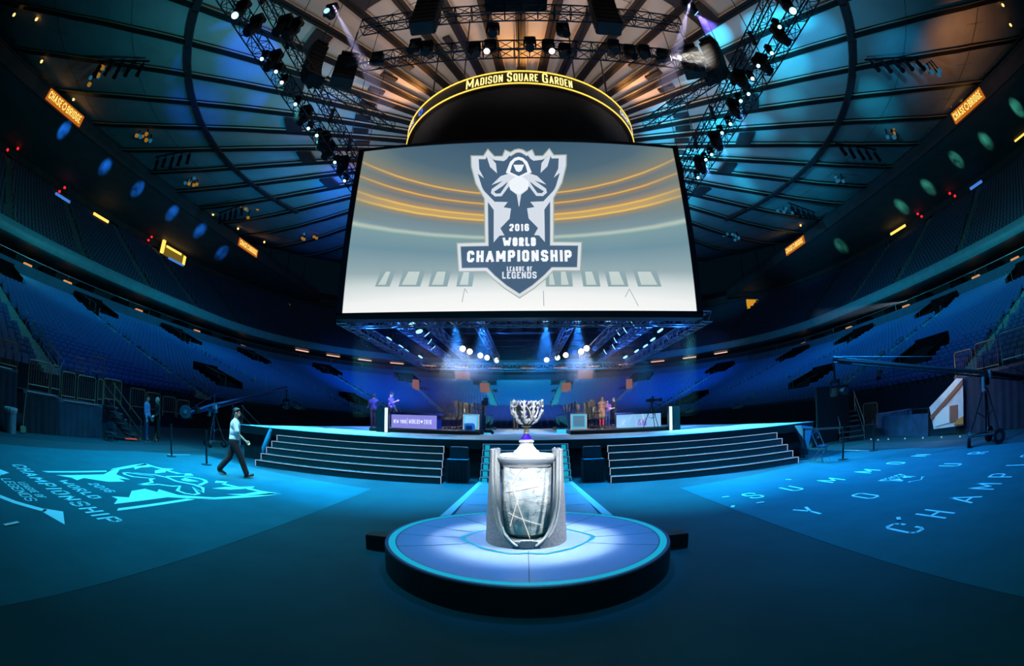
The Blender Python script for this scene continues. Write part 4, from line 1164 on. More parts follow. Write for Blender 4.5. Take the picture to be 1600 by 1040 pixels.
m = bpy.data.materials.new('thin_haze'); m.use_nodes = True; nt = m.node_tree; nt.nodes.clear()
o = nt.nodes.new('ShaderNodeOutputMaterial'); v = nt.nodes.new('ShaderNodeVolumeScatter'); v.inputs['Density'].default_value = .0042; v.inputs['Anisotropy'].default_value = .2
nt.links.new(v.outputs[0], o.inputs['Volume'])
mb = MB(); mb.box((0, 23.0, 4.5), (13.4, 13.6, 5.6)); tag(mb.build('stage_haze', m), 'thin blue stage haze hanging under the square lighting frame', 'haze', kind='stuff')
for s in (-1, 1):
    for y, p in ((18.5, 1600), (24.5, 3200)): spot((s * 5.2, y, 6.8), (s * 6.3, y + 2.0, 1.4), p, (.01, .10, 1.0), 60, 1.0, .1, 'haze_light')
# ================================================================== STAGE
deck_m = P('stage_deck', (176, 186, 196), .30, noise=(.5, .08))
strip_led = P('stair_led', (205, 225, 250), .5, emit=(180, 200, 228), es=.85)
teal_led = P('teal_led', (40, 190, 210), .5, emit=(20, 168, 196), es=.9)
riser_m = P('stair_black', (58, 54, 56), .6, noise=(5, .15))
ZS = 1.15
st = thing('stage', 'large raised black-fronted stage with a glossy pale deck', 'stage', (0, 0, 0))
mb = MB(); mb.box((.1, 22.1, ZS - .05), (19.7, 18, .1)); mb.build('deck', deck_m, st)
mb = MB(); mb.box((.1, 22.1, .52), (19.5, 17.8, 1.03)); mb.build('skirt', P('stage_skirt', (20, 24, 30), .8, noise=(2, .3)), st)
mb = MB(); mb.box((.1, 13.07, ZS - .14), (19.75, .08, .27)); mb.build('front_fascia', black, st)
mb = MB(); mb.box((.1, 13.03, ZS - .006), (19.75, .03, .012)); mb.build('edge_strip', P('edge_line', (150, 190, 220), .4), st)
def stairs(xa, xb, lab, n=5, y0=11.62, tr=.285, rs=.19, led=strip_led, mt=riser_m, sidecol=None, slant=.0):
    t = thing('stage_stairs', lab, 'stairs', ((xa + xb) / 2, y0, 0)); w = xb - xa
    mb = MB()
    for i in range(n):
        y = i * tr; z = (i + 1) * rs; yb = n * tr + .1; ww = w - 2 * slant * i
        mb.box((0, (y + yb) / 2, z - rs / 2), (ww, yb - y, rs))
    sp = mb.build('steps', mt, t)
    for i in range(n):
        y = i * tr; z = (i + 1) * rs; ww = w - 2 * slant * i; mb = MB()
        mb.box((0, y - .008, z - .007), (ww, .014, .013))
        for sx in (-1, 1): mb.box((sx * (ww / 2 + .004), y - .008, z - rs / 2), (.015, .014, rs))
        mb.build('step_light', led, sp)
        if sidecol:
            for sx in (-1, 1): m4 = MB(); m4.box((sx * (w / 2 - .12), i * tr - .012, (i + .5) * rs - .02), (.13, .02, rs * .8)); m4.build('side_panel_light', sidecol, sp)
    return t
stairs(-8.05, -2.22, 'wide black stairs left of the trophy, edged with thin white light lines', slant=.03)
stairs(2.24, 8.25, 'wide black stairs right of the trophy, edged with thin white light lines', slant=.03)
stairs(-1.22, 1.22, 'narrow centre stairs behind the trophy with teal light panels at both ends', 6, 12.0, .2, .172, P('thin_led', (120, 180, 210), .5, emit=(90, 150, 190), es=.8), P('blue_riser', (80, 96, 116), .4), teal_led)
# draped boxes between the stairs
cloth_b = P('black_cover', (26, 32, 42), .75, noise=(4, .3), bump=.2)
for s in (-1, 1):
    t = thing('covered_speaker', 'low speaker under a black cloth between the %s and centre stairs' % ('left' if s < 0 else 'right'), 'speaker', (s * 1.83, 12.2, 0))
    mb = MB(); mb.bevbox((0, 0, .32), (.58, .55, .62), .04)
    for i in range(12): mb.bar((-.28 + i * .05, -.28, .6), (-.29 + i * .053, -.29 - .02 * (i % 2), 0), .018, 5)
    mb.build('cloth', cloth_b, t)
    mb = MB(); mb.bevbox((0, .16, .80), (.5, .3, .34), .02); mb.build('cabinet', P('cab', (30, 36, 46), .5), t)
    mb = MB(); mb.box((0, 0, .635), (.58, .5, .012)); mb.build('front_edge', P('cab_edge', (60, 110, 130), .4), t)
# runway between the platform and the centre stairs
run_m = P('runway_panel', (96, 122, 146), .35, noise=(1.5, .1))
t = thing('floor_runway', 'pale blue glossy floor runway leading from the round platform to the stairs', 'runway')
mb = MB(); mb.box((0, 9.3, .02), (2.5, 5.3, .04)); rp = mb.build('panel', run_m, t)
for i in range(4): mb = MB(); mb.box((0, 7.4 + i * 1.25, .041), (2.3, .015, .004)); mb.build('panel_joint', P('joint', (70, 90, 110), .6), rp)
for s in (-1, 1):
    mb = MB(); mb.add([(s * 1.14, 12.0, .042), (s * 1.26, 12.0, .042), (s * 1.50, 6.8, .042), (s * 1.34, 6.8, .042), (s * 1.14, 12.0, 0), (s * 1.26, 12.0, 0), (s * 1.50, 6.8, 0), (s * 1.34, 6.8, 0)], [(0, 1, 2, 3), (0, 4, 5, 1), (2, 6, 7, 3), (1, 5, 6, 2), (3, 7, 4, 0)])
    mb.build('side_strip', P('pale_strip', (140, 168, 188), .4), t)

# ================================================================== ROUND PLATFORM
PX, PY, PZ, PR = 0.0, 5.2, .30, 1.66
t = thing('round_platform', 'low round black-sided platform with a glowing cyan rim under the trophy stand', 'platform', (PX, PY, 0))
mb = MB(); mb.lathe([(PR, 0), (PR, PZ - .01), (PR - .01, PZ)], n=128)
mb.box((0, -PR, PZ / 2), (.006, .012, PZ)); mb.build('side', P('platform_side', (14, 16, 20), .6, noise=(30, .2)), t, smooth=True)
top_m = P('platform_top', (128, 158, 190), .30, .25, noise=(60, .05))
mb = MB(); mb.lathe([(0.001, PZ), (PR - .01, PZ)], n=128); ptop = mb.build('top', top_m, t)
cyan = P('cyan_led', (20, 190, 220), .4, emit=(8, 172, 206), es=.85)
mb = MB(); mb.lathe([(PR - .125, PZ + .001), (PR - .12, PZ + .008), (PR - .05, PZ + .008), (PR - .045, PZ + .001)], n=128); mb.build('rim_light', cyan, ptop)
mb = MB(); mb.lathe([(PR - .138, PZ + .002), (PR - .125, PZ + .004)], n=128); mb.lathe([(PR - .045, PZ + .004), (PR - .012, PZ + .004)], n=128); mb.build('rim_edge', P('rim_blue', (40, 84, 130), .3, .3), t)
inner = []
for i in range(24):
    a = 2 * pi * i / 24; r = .66 + (.10 if i % 12 in (0,) else (.04 if i % 6 == 1 or i % 6 == 5 else 0)) - (.03 if i % 12 == 6 else 0)
    inner.append((r * cos(a), r * sin(a) * .94 - .02))
mb = MB()
for i in range(24):
    (x1, y1), (x2, y2) = inner[i], inner[(i + 1) % 24]; k = 1.055
    mb.add([(x1, y1, PZ + .005), (x2, y2, PZ + .005), (x2 * k, y2 * k, PZ + .005), (x1 * k, y1 * k, PZ + .005)], [(0, 1, 2, 3)])
mb.build('inner_light', cyan, ptop)
for a in (182, 203, -2, -23, 20, 160, 50, 130):
    a = radians(a); p = Vector((cos(a), sin(a), 0)); q = Vector((-sin(a), cos(a), 0)) * .009; z = Vector((0, 0, PZ + .004))
    mb = MB(); mb.face([p * .72 - q + z, p * 1.53 - q + z, p * 1.53 + q + z, p * .72 + q + z]); mb.build('radial_light', P('dim_cyan', (30, 130, 160), .4, emit=(16, 120, 150), es=.7), ptop)
mb = MB(); mb.box((0, -1.08, PZ + .003), (.006, 1.05, .004)); mb.build('centre_joint', black, t)
for s in (-1, 1):
    mb = MB(); mb.bevbox((s * 1.86, .22, .10), (.34, .26, .20), .008); o = mb.build('cable_box', P('box_black', (16, 17, 20), .6), loc=(PX, PY, 0))
    tag(o, 'small black box touching the %s side of the round platform' % ('left' if s < 0 else 'right'), 'box')

# ================================================================== PEDESTAL
silver = P('brushed_silver', (214, 216, 218), .25, .45, noise=(14, .06))
silver_d = P('cast_grey', (158, 160, 164), .5, .3, noise=(30, .2), bump=.12)
def marble():
    m = bpy.data.materials.new('cracked_ice_stone'); m.use_nodes = True; nt = m.node_tree; L = nt.links; b = nt.nodes['Principled BSDF']
    tc = nt.nodes.new('ShaderNodeTexCoord'); n1 = nt.nodes.new('ShaderNodeTexNoise'); n1.inputs['Scale'].default_value = 5; n1.inputs['Detail'].default_value = 8
    mp = nt.nodes.new('ShaderNodeMapping'); mp.inputs['Scale'].default_value = (1, 1, 2.2); L.new(tc.outputs['Object'], mp.inputs[0]); L.new(mp.outputs[0], n1.inputs['Vector'])
    v = nt.nodes.new('ShaderNodeTexVoronoi'); v.feature = 'DISTANCE_TO_EDGE'; v.inputs['Scale'].default_value = 5
    ad = nt.nodes.new('ShaderNodeMix'); ad.data_type = 'VECTOR'; ad.inputs['Factor'].default_value = .25; L.new(mp.outputs[0], ad.inputs['A']); L.new(n1.outputs['Color'], ad.inputs['B']); L.new(ad.outputs['Result'], v.inputs['Vector'])
    r = nt.nodes.new('ShaderNodeValToRGB'); r.color_ramp.elements[0].color = (*lin((110, 112, 112)), 1); r.color_ramp.elements[1].color = (*lin((240, 243, 243)), 1); r.color_ramp.elements[1].position = .022
    L.new(v.outputs['Distance'], r.inputs[0])
    r2 = nt.nodes.new('ShaderNodeValToRGB'); r2.color_ramp.elements[0].color = (*lin((196, 210, 214)), 1); r2.color_ramp.elements[1].color = (1, 1, 1, 1); r2.color_ramp.elements[0].position = .35; r2.color_ramp.elements[1].position = .55
    L.new(n1.outputs['Fac'], r2.inputs[0]); mx = nt.nodes.new('ShaderNodeMix'); mx.data_type = 'RGBA'; mx.blend_type = 'MULTIPLY'; mx.inputs['Factor'].default_value = 1
    L.new(r.outputs[0], mx.inputs['A']); L.new(r2.outputs[0], mx.inputs['B']); L.new(mx.outputs['Result'], b.inputs['Base Color'])
    bp = nt.nodes.new('ShaderNodeBump'); bp.inputs['Strength'].default_value = .5; bp.inputs['Distance'].default_value = .02; L.new(n1.outputs['Fac'], bp.inputs['Height']); L.new(bp.outputs[0], b.inputs['Normal']); b.inputs['Roughness'].default_value = .35
    return m
t = thing('trophy_stand', 'waist-high silver stand with curved side fins and a cracked white stone core', 'pedestal', (-.02, 5.15, PZ))
LV = [(0, .085), (.03, .10), (.06, .14), (.10, .185), (.16, .235), (.24, .275), (.34, .300), (.46, .318), (.60, .328), (.76, .335), (.92, .338), (1.06, .338), (1.09, .338)]
def RZ(z): return .47 - .055 * min(1, z / 1.0)
def fin(inset, th, lv, s, back, extra=0.0):
    mb = MB(); K = 10; vs_ = []
    for z, xi in lv:
        R = RZ(z) - inset; f0 = asin(min(.99, (xi + extra) / R)); 
        for r in (R, R - th):
            for k in range(K + 1):
                a = f0 + (pi / 2 + .1 - f0) * k / K
                vs_.append((s * r * sin(a), (1 if back else -1) * r * cos(a) * .92, z))
    W = 2 * (K + 1); n = len(lv); fs = []
    for i in range(n - 1):
        for k in range(K):
            for o, fl in ((0, 0), (K + 1, 1)):
                fs.append((i * W + o + k, i * W + o + k + 1, (i + 1) * W + o + k + 1, (i + 1) * W + o + k))
        fs.append((i * W, (i + 1) * W, (i + 1) * W + K + 1, i * W + K + 1))
        fs.append((i * W + K, i * W + 2 * K + 1, (i + 1) * W + 2 * K + 1, (i + 1) * W + K))
    for i in (0, n - 1):
        for k in range(K): fs.append((i * W + k, i * W + k + 1, i * W + K + 2 + k, i * W + K + 1 + k))
    mb.add(vs_, fs); return mb
for s in (-1, 1):
    mb = fin(0, .10, LV, s, False, .055); m2 = fin(0, .10, LV, s, True, .055); mb.add(m2.v, m2.f); mb.build('side_fin', silver_d, t, smooth=True)
    for bk in (False, True):
        for off, rr, ins in ((.0, .017, .0), (.038, .015, .012)):
            pts = []
            for z, xi in LV[1:]:
                R = RZ(z) - ins; a = asin(min(.99, (xi + off) / R)); pts.append((s * R * sin(a), (1 if bk else -1) * R * cos(a) * .92, z))
            mb = MB(); mb.sweep(pts, rr, 10); mb.build('edge_rib', silver, t, smooth=True)
mb = MB(); mb.lathe([(.001, 0), (.40, 0), (.40, .05), (.30, .07), (.001, .07)], n=48); mb.bevbox((0, -.40, .05), (.13, .06, .10), .008); mb.bevbox((0, -.38, .04), (.26, .06, .08), .008); mb.build('foot', silver_d, t)
mb = MB(); mb.lathe([(.20, .07), (.255, .12), (.275, .40), (.285, .86), (.285, .90)], n=64, wob=lambda a, z: .018 * sin(a * 5 + z * 9) + .012 * sin(a * 11 - z * 17)); core = mb.build('stone_core', marble(), t)
mb = MB()
for (a0, z0), (a1, z1) in (((-.9, .62), (.55, .70)), ((-.15, .90), (-.55, .72)), ((-.55, .68), (.15, .08)), ((-.75, .38), (.6, .24)), ((.02, .88), (-.65, .22)), ((.25, .88), (.4, .74))):
    pts = []
    for i in range(8):
        a = a0 + (a1 - a0) * i / 7; z = z0 + (z1 - z0) * i / 7; r = .296 if z > .2 else .28; pts.append((r * sin(a), -r * cos(a), z))
    mb.sweep(pts, .0036, 5)
mb.build('light_line', P('white_line', (255, 255, 250), .5, emit=(255, 255, 248), es=1.0), core)
mb = MB(); mb.lathe([(.001, .90), (.295, .90), (.30, .93), (.325, .95), (.345, .985), (.345, 1.0), (.30, 1.005), (.001, 1.005)], n=64); mb.build('top_disc', silver, t, smooth=True)
mb = MB(); mb.lathe([(.001, 1.0), (.31, 1.0), (.32, 1.01), (.315, 1.03), (.001, 1.03)], n=64); mb.build('white_slab', P('white_slab', (225, 225, 225), .35), t, smooth=True)

# ================================================================== TROPHY
chrome = P('trophy_silver', (235, 235, 240), .22, .4)
chrome_d = P('trophy_patina', (92, 90, 96), .35, .8, noise=(40, .4))
gold_m = P('pale_gold', (200, 186, 150), .3, .8)
purple = P('purple_enamel', (70, 30, 190), .2, .2)
t = thing('trophy', 'ornate silver winged cup with purple gems on the white slab', 'trophy', (-.02, 5.15, PZ + 1.03))
mb = MB(); mb.lathe([(.001, 0), (.165, 0), (.165, .012), (.150, .022), (.140, .040), (.118, .052), (.100, .075), (.082, .10), (.080, .115), (.074, .118), (.072, .135), (.078, .14), (.078, .152), (.066, .156), (.066, .170), (.001, .17)], n=64)
for i in range(16):
    a = 2 * pi * i / 16; mb.ell((.079 * cos(a), .079 * sin(a), .147), (.008, .008, .012), 8, 5)
mb.build('base', P('trophy_base_white', (236, 236, 240), .3, .4), t, smooth=True)
mb = MB(); mb.lathe([(.066, .17), (.066, .178), (.058, .19), (.04, .215), (.026, .236), (.001, .238)], n=12); mb.build('purple_collar', purple, t)
mb = MB(); mb.lathe([(.024, .232), (.030, .240), (.022, .256), (.034, .272), (.020, .290), (.026, .305), (.056, .318), (.058, .326), (.03, .334), (.001, .334)], n=32, wob=lambda a, z: .05 * sin(6 * a)); mb.build('stem', gold_m, t, smooth=True)
mb = MB(); mb.lathe([(.001, .330), (.03, .334), (.062, .352), (.090, .39), (.112, .44), (.118, .50), (.122, .565), (.114, .565), (.108, .50), (.09, .44), (.001, .40)], n=48, wob=lambda a, z: .05 * sin(4 * a + .8)); mb.build('cup_bowl', chrome_d, t, smooth=True)
mb = MB(); rr = random.Random(3)
for i in range(10):
    a = 2 * pi * i / 10 + .16; ca, sa = cos(a), sin(a)
    prof = [(.060, .350), (.108, .380), (.142, .42), (.166, .47), (.176, .53), (.170, .585), (.178, .612)] if i % 3 else [(.055, .345), (.115, .375), (.160, .42), (.186, .48), (.192, .54), (.184, .59), (.198, .632)]
    mb.sweep([(r * ca, r * sa, z) for r, z in prof], radii=[.009, .013, .011, .016, .012, .017, .003], n=7)
    for r, z in prof[1:-1]:
        for k in (-1, 1):
            b = a + k * rr.uniform(.08, .18); mb.sweep([(r * ca, r * sa, z), (r * 1.02 * cos(b), r * 1.02 * sin(b), z + .012), (r * 1.07 * cos(b + k * .05), r * 1.07 * sin(b + k * .05), z + .03)], radii=[.011, .009, .002], n=6)
for i in range(40):
    a = 2 * pi * i / 40; mb.ell((.150 * cos(a), .150 * sin(a), .575 + .012 * (i % 3)), (.011, .011, .011 + .010 * (i % 2)), 8, 5)
mb.build('wing_blade', chrome, t, smooth=True)
mb = MB()
for k in range(4):
    a = -pi / 2 + k * pi / 2; M = Matrix.Rotation(a + pi / 2, 3, 'Z'); y = -.145
    def q(p): return M @ Vector(p)
    for pl in ([(-.055, .43), (-.035, .50), (0, .555), (.035, .50), (.055, .43)], [(-.05, .42), (-.02, .385), (0, .36), (.02, .385), (.05, .42)]):
        mb.sweep([q((x, y + (.56 - z) * .30 - .0, z)) for x, z in pl], .0085, 7)
    for x, z, r in ((0, .40, .020), (-.03, .405, .015), (.03, .405, .015), (-.045, .53, .013), (.045, .53, .013), (0, .57, .014)): mb.ell(q((x, y + (.56 - z) * .30 + .01, z)), (r, r, r * 1.2), 10, 6)
mask = mb.build('hooded_mask', chrome, t, smooth=True)
for k in range(4):
    a = -pi / 2 + k * pi / 2; M = Matrix.Rotation(a + pi / 2, 3, 'Z')
    for x, y, z, r in ((0, -.165, .585, .012), (0, -.118, .452, .013), (-.05, -.13, .575, .008), (.05, -.13, .575, .008), (.026, -.108, .44, .008), (-.026, -.108, .44, .008)): mb = MB(); mb.ell(M @ Vector((x, y, z)), (r, r * .7, r * 1.1), 8, 5); mb.build('purple_gem', purple, mask)

# ================================================================== WORDS AND CREST: PROJECTED LIGHT PAINTED ON THE CARPET
proj_m = P('projection_painted_white', (206, 246, 252), .8)  # projector light put in as pale floor shapes
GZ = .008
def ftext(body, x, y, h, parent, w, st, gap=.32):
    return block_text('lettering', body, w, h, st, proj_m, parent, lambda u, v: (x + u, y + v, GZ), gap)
words = thing('projected_lettering', 'projected white capital words painted across the right hand carpet panel in three rows', 'lettering')
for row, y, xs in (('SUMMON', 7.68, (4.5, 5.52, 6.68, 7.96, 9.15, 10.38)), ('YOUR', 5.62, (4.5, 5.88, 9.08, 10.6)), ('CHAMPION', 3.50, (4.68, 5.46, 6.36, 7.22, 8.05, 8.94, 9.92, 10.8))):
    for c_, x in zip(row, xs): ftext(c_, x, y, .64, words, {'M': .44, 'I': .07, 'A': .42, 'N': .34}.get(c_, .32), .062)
def ribbon(mb, pts, w, f3, closed=False):
    n = len(pts); L, R = [], []
    for i in range(n):
        p = Vector(pts[i]); a = Vector(pts[i - 1]) if (i > 0 or closed) else None; b = Vector(pts[(i + 1) % n]) if (i < n - 1 or closed) else None
        d = ((b - p).normalized() if b else Vector((0, 0))) + ((p - a).normalized() if a else Vector((0, 0))); d = d.normalized() if d.length > 1e-6 else Vector((1, 0))
        q = Vector((-d.y, d.x)) * w / 2; L.append(p + q); R.append(p - q)
    m = n if closed else n - 1
    for i in range(m):
        j = (i + 1) % n; mb.add([f3(*L[i]), f3(*L[j]), f3(*R[j]), f3(*R[i])], [(0, 1, 2, 3)])
def projected_crest(cx, y0, kx, ky, parent):
    f = lambda x, y: (cx + (x - 448) * kx, y0 + (790 - y) * ky, GZ)
    mb = MB()
    def both(p, fn):
        fn(p); fn([(896 - x, y) for x, y in p])
    for poly in (SPIKE, SIDE, [(116, 92), (188, 100), (232, 92), (248, 48), (276, 104), (340, 100), (358, 60), (392, 84), (372, 118), (350, 84), (338, 122), (290, 122), (262, 112), (250, 84), (238, 116), (186, 118), (150, 108), (172, 272), (220, 372), (196, 340), (140, 190)], [(116, 92), (150, 108), (176, 230), (154, 180)], [(226, 396), (246, 410), (246, 676), (228, 694)], [(180, 888), (262, 842), (290, 878), (276, 900)], FACE):
        both(poly, lambda p: fill_poly(mb, p, f))
    both([(276, 886), (350, 946), (448, 1004)], lambda p: ribbon(mb, p, 22, f))
    both([(366, 210), (392, 142), (420, 116), (448, 108)], lambda p: ribbon(mb, p, 14, f))
    both([(448, 240), (384, 222), (330, 236), (276, 296), (352, 262), (274, 322), (272, 346), (296, 360), (336, 354), (384, 290), (392, 318), (432, 346), (448, 424)], lambda p: ribbon(mb, p, 13, f))
    return mb.build('crest', proj_m, parent)
projected_crest(7.49, 5.98, .00122, .00112, words)
lf = thing('projected_crest', 'large pale blue projected crest with trophy wings and words, painted on the left carpet panel', 'floor emblem')
projected_crest(-7.25, 3.48, .0069, .0066, lf)
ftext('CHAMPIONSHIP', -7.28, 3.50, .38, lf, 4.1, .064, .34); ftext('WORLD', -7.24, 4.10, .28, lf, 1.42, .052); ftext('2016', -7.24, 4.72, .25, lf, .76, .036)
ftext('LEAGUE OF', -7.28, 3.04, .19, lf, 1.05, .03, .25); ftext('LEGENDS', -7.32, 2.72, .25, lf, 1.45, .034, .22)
# scraps of confetti
for i, (px, py) in enumerate(((1134, 776), (1145, 791), (1232, 749), (1188, 785), (1404, 810), (18, 818))):
    p = at_z(px, py, .012); mb = MB(); mb.bevbox((0, 0, .004), (.16 if i < 5 else .3, .07, .006), .002)
    tag(mb.build('paper_scrap', P('scrap', (190, 225, 225), .8), loc=p, rz=i), 'small pale scrap lying on the carpet, %s' % (ORD[i] + ' of those beside the white words' if i < 5 else 'alone in front of the crest'), 'scrap')
# ================================================================== PEOPLE
def fuse(mb, name, mat, parent, vox, smooth_it=4, loc=None):
    """join overlapping tapered forms into one continuous surface"""
    o = mb.build('form', mat); 
    r = o.modifiers.new('r', 'REMESH'); r.mode = 'VOXEL'; r.voxel_size = vox; r.use_smooth_shade = True
    sm = o.modifiers.new('s', 'SMOOTH'); sm.iterations = smooth_it; sm.factor = .5
    bpy.context.view_layer.update(); dg = bpy.context.evaluated_depsgraph_get()
    me = bpy.data.meshes.new_from_object(o.evaluated_get(dg)); old = o.data
    bpy.data.objects.remove(o); bpy.data.meshes.remove(old)
    me.name = name; me.shade_smooth()
    if not me.materials: me.materials.append(mat)
    q = bpy.data.objects.new(name, me); COL.objects.link(q)
    if parent is not None: q.parent = parent
    return q
def cap(mb, a, b, ra, rb, n=12):
    a = Vector(a); b = Vector(b); mb.bar(a, b, ra, n, rb); mb.ell(a, (ra,) * 3, n, 8); mb.ell(b, (rb,) * 3, n, 8)
def person(label, loc, rz, h=1.75, legs=((0, 0), (0, 0)), arms=((0, 8, 10), (0, 8, 10)), lean=0, head_turn=0, head_tilt=0, shirt=white_cloth, trousers=black_cloth,
           hair=hair_d, skin=skin_m, sleeve='short', hair_len=0, vox=.012, shoe=shoe_m, sole=None, bulk=1.0, extra=None, skirt=False, socks=None, cat='person'):
    K = h / 1.75; root = thing('person', label, cat, loc, rz)
    hip = {}; knee = {}; ank = {}; toe = {}
    for i, s in enumerate((-1, 1)):
        a, kb = (radians(q) for q in legs[i])
        hp = Vector((s * .095, 0, 0)); kn = hp + Vector((s * .01, -sin(a), -cos(a))) * .44
        b = a - kb; an = kn + Vector((0, -sin(b), -cos(b))) * .42
        hip[s], knee[s], ank[s] = hp, kn, an
        fp = radians(-25) if (kb > radians(12) and a < radians(0)) else (radians(18) if a > radians(15) and kb < radians(20) else 0)
        toe[s] = an + Vector((s * .02, -.17 * cos(fp), -.045 + .17 * sin(fp)))
    base = min(min(ank[s].z - .075, toe[s].z - .03) for s in (-1, 1)); dz = -base
    for D in (hip, knee, ank, toe):
        for s in D: D[s] = D[s] + Vector((0, 0, dz))
    pz = dz; L = Matrix.Rotation(radians(lean), 3, 'X')   # lean > 0 tips the chest towards -Y
    def up(x, y, z):
        v = L @ Vector((x, y, z)); return v + Vector((0, 0, pz))
    chest = up(0, 0, .36); neck0 = up(0, .01, .50); neck1 = up(0, -.01, .59)
    Hd = Matrix.Rotation(radians(head_turn), 3, 'Z') @ Matrix.Rotation(radians(head_tilt), 3, 'X'); hc = neck1 + Vector((0, -.015, .10))
    H_ = lambda x, y, z: hc + Hd @ Vector((x, y, z))
    sh, el, wr, hd = {}, {}, {}, {}
    for i, s in enumerate((-1, 1)):
        f, o_, e = (radians(q) for q in arms[i])
        S = up(s * .185, 0, .465); u = L @ Vector((s * sin(o_), -sin(f) * cos(o_), -cos(f) * cos(o_)))
        E = S + u * .285; g = f + e; v = L @ Vector((s * sin(o_) * .4, -sin(g) * cos(o_), -cos(g) * cos(o_))); v.normalize()
        W = E + v * .25; sh[s], el[s], wr[s] = S, E, W; hd[s] = v
    S_ = lambda v: v * K
    # body: one surface
    mb = MB()
    def C(a, b, ra, rb): cap(mb, S_(a), S_(b), ra * K, rb * K)
    C(neck0, neck1 + Vector((0, 0, .02)), .058, .052); C(up(0, 0, .02), chest, .11, .12); C(chest + Vector((-.07, 0, .03)), chest + Vector((.07, 0, .03)), .10, .10)
    for s in (-1, 1):
        C(up(s * .07, 0, .48), sh[s], .06, .055); C(sh[s], el[s], .046, .038); C(el[s], wr[s], .038, .026)
        C(hip[s], knee[s], .075, .052); C(knee[s], ank[s], .052, .034); C(ank[s], toe[s], .035, .025)
        # hand: palm, four fingers, thumb
        v = hd[s]; side = Vector((0, 0, 1)).cross(v)
        side = side.normalized() if side.length > .2 else Vector((0, -1, 0)).cross(v).normalized()
        fw = v.cross(side).normalized(); acr = Vector((0, -1, 0)) - v * v.dot(Vector((0, -1, 0)))
        acr = acr.normalized() if acr.length > .2 else side
        pc = wr[s] + v * .045; C(wr[s], wr[s] + v * .03, .026, .026)
        for k in range(-1, 2): C(wr[s] + v * .02 + acr * .016 * k, wr[s] + v * .085 + acr * .022 * k, .015, .014)
        nrm = v.cross(acr) * s
        for k, ln in enumerate((.062, .075, .070, .055)):
            b0 = wr[s] + v * .085 + acr * (.033 - .022 * k); m1 = b0 + v * ln * .55 - nrm * .008; C(b0, m1, .0105, .0095); C(m1, m1 + v * ln * .42 - nrm * .022, .0095, .008)
        t0 = wr[s] + v * .03 + acr * .024; C(t0, t0 + v * .035 + acr * .022, .012, .010); C(t0 + v * .035 + acr * .026, t0 + v * .068 + acr * .030 - nrm * .012, .011, .009)
    mb.ell(S_(H_(0, .01, .03)), (.076 * K, .095 * K, .098 * K), 18, 12, Hd); mb.ell(S_(H_(0, -.02, -.03)), (.060 * K, .068 * K, .085 * K), 16, 10, Hd)
    mb.ell(S_(H_(0, -.055, -.085)), (.030 * K, .025 * K, .022 * K), 10, 6, Hd)
    cap(mb, S_(H_(0, -.088, .02)), S_(H_(0, -.108, -.018)), .009 * K, .014 * K, 8)
    cap(mb, S_(H_(-.03, -.083, .03)), S_(H_(.03, -.083, .03)), .010 * K, .010 * K, 8); cap(mb, S_(H_(-.018, -.082, -.052)), S_(H_(.018, -.082, -.052)), .009 * K, .009 * K, 8)
    for s in (-1, 1): mb.ell(S_(H_(s * .078, .01, 0)), (.012 * K, .022 * K, .032 * K), 8, 6, Hd)
    bd = fuse(mb, 'body', skin, root, min(vox, .011), 2)
    for s in (-1, 1): mb = MB(); mb.ell(S_(H_(s * .028, -.086, .014)), (.011 * K,) * 3, 8, 6); mb.build('eye', P('eye_dark', (40, 34, 32), .2), bd)
    # trousers, shirt, shoes, hair
    mb = MB(); B = bulk
    C(up(-.06, 0, -.0), up(.06, 0, 0), .125 * B, .125 * B); C(up(0, 0, .0), up(0, 0, .10), .13 * B, .125 * B)
    if skirt:
        for s in (-1, 1): C(hip[s], hip[s].lerp(knee[s], .7), .115 * B, .13 * B)
    else:
        for s in (-1, 1): C(hip[s] + Vector((0, 0, .0)), knee[s], .100 * B, .078 * B); C(knee[s], ank[s] + Vector((0, 0, .01)), .078 * B, .066 * B)
    fuse(mb, 'trousers' if not skirt else 'skirt', trousers, root, vox * 1.1, 3)
    if socks:
        mb = MB()
        for s in (-1, 1): C(knee[s].lerp(ank[s], .05), ank[s], .058, .044)
        fuse(mb, 'socks', socks, root, vox, 2)
    mb = MB()
    C(up(-.055, 0, .06), up(.055, 0, .06), .122 * B, .122 * B); C(up(-.06, 0, .22), up(.06, 0, .22), .115 * B, .115 * B); C(up(-.095, .0, .40), up(.095, 0, .40), .108 * B, .108 * B)
    C(up(0, 0, .06), up(0, 0, .4), .125 * B, .125 * B)
    for s in (-1, 1):
        C(up(s * .05, .005, .50), sh[s], .068, .068)
        if sleeve == 'none': C(sh[s], sh[s].lerp(el[s], .12), .064, .06)
        elif sleeve == 'short': C(sh[s], sh[s].lerp(el[s], .78), .070, .075)
        else: C(sh[s], el[s], .066, .056); C(el[s], wr[s].lerp(el[s], .06), .056, .042)
    C(neck0 + Vector((0, .01, -.02)), neck0 + Vector((0, .01, .0)), .075, .068)
    fuse(mb, 'shirt', shirt, root, vox * 1.1, 3)
    mb = MB()
    for s in (-1, 1):
        C(ank[s] + Vector((0, .03, -.035)), toe[s] + Vector((0, 0, .005)), .042, .036); C(ank[s] + Vector((0, .0, 0)), ank[s] + Vector((0, .01, -.03)), .046, .044)
    fuse(mb, 'shoes', shoe, root, vox, 1)
    if sole:
        mb = MB()
        for s in (-1, 1):
            mb = MB(); a = S_(ank[s] + Vector((0, .05, -.072))); b = S_(toe[s] + Vector((0, -.02, -.028))); mb.sweep([a, (a + b) / 2, b], radii=[.03 * K, .034 * K, .026 * K], n=8); mb.build('sole', sole, root)
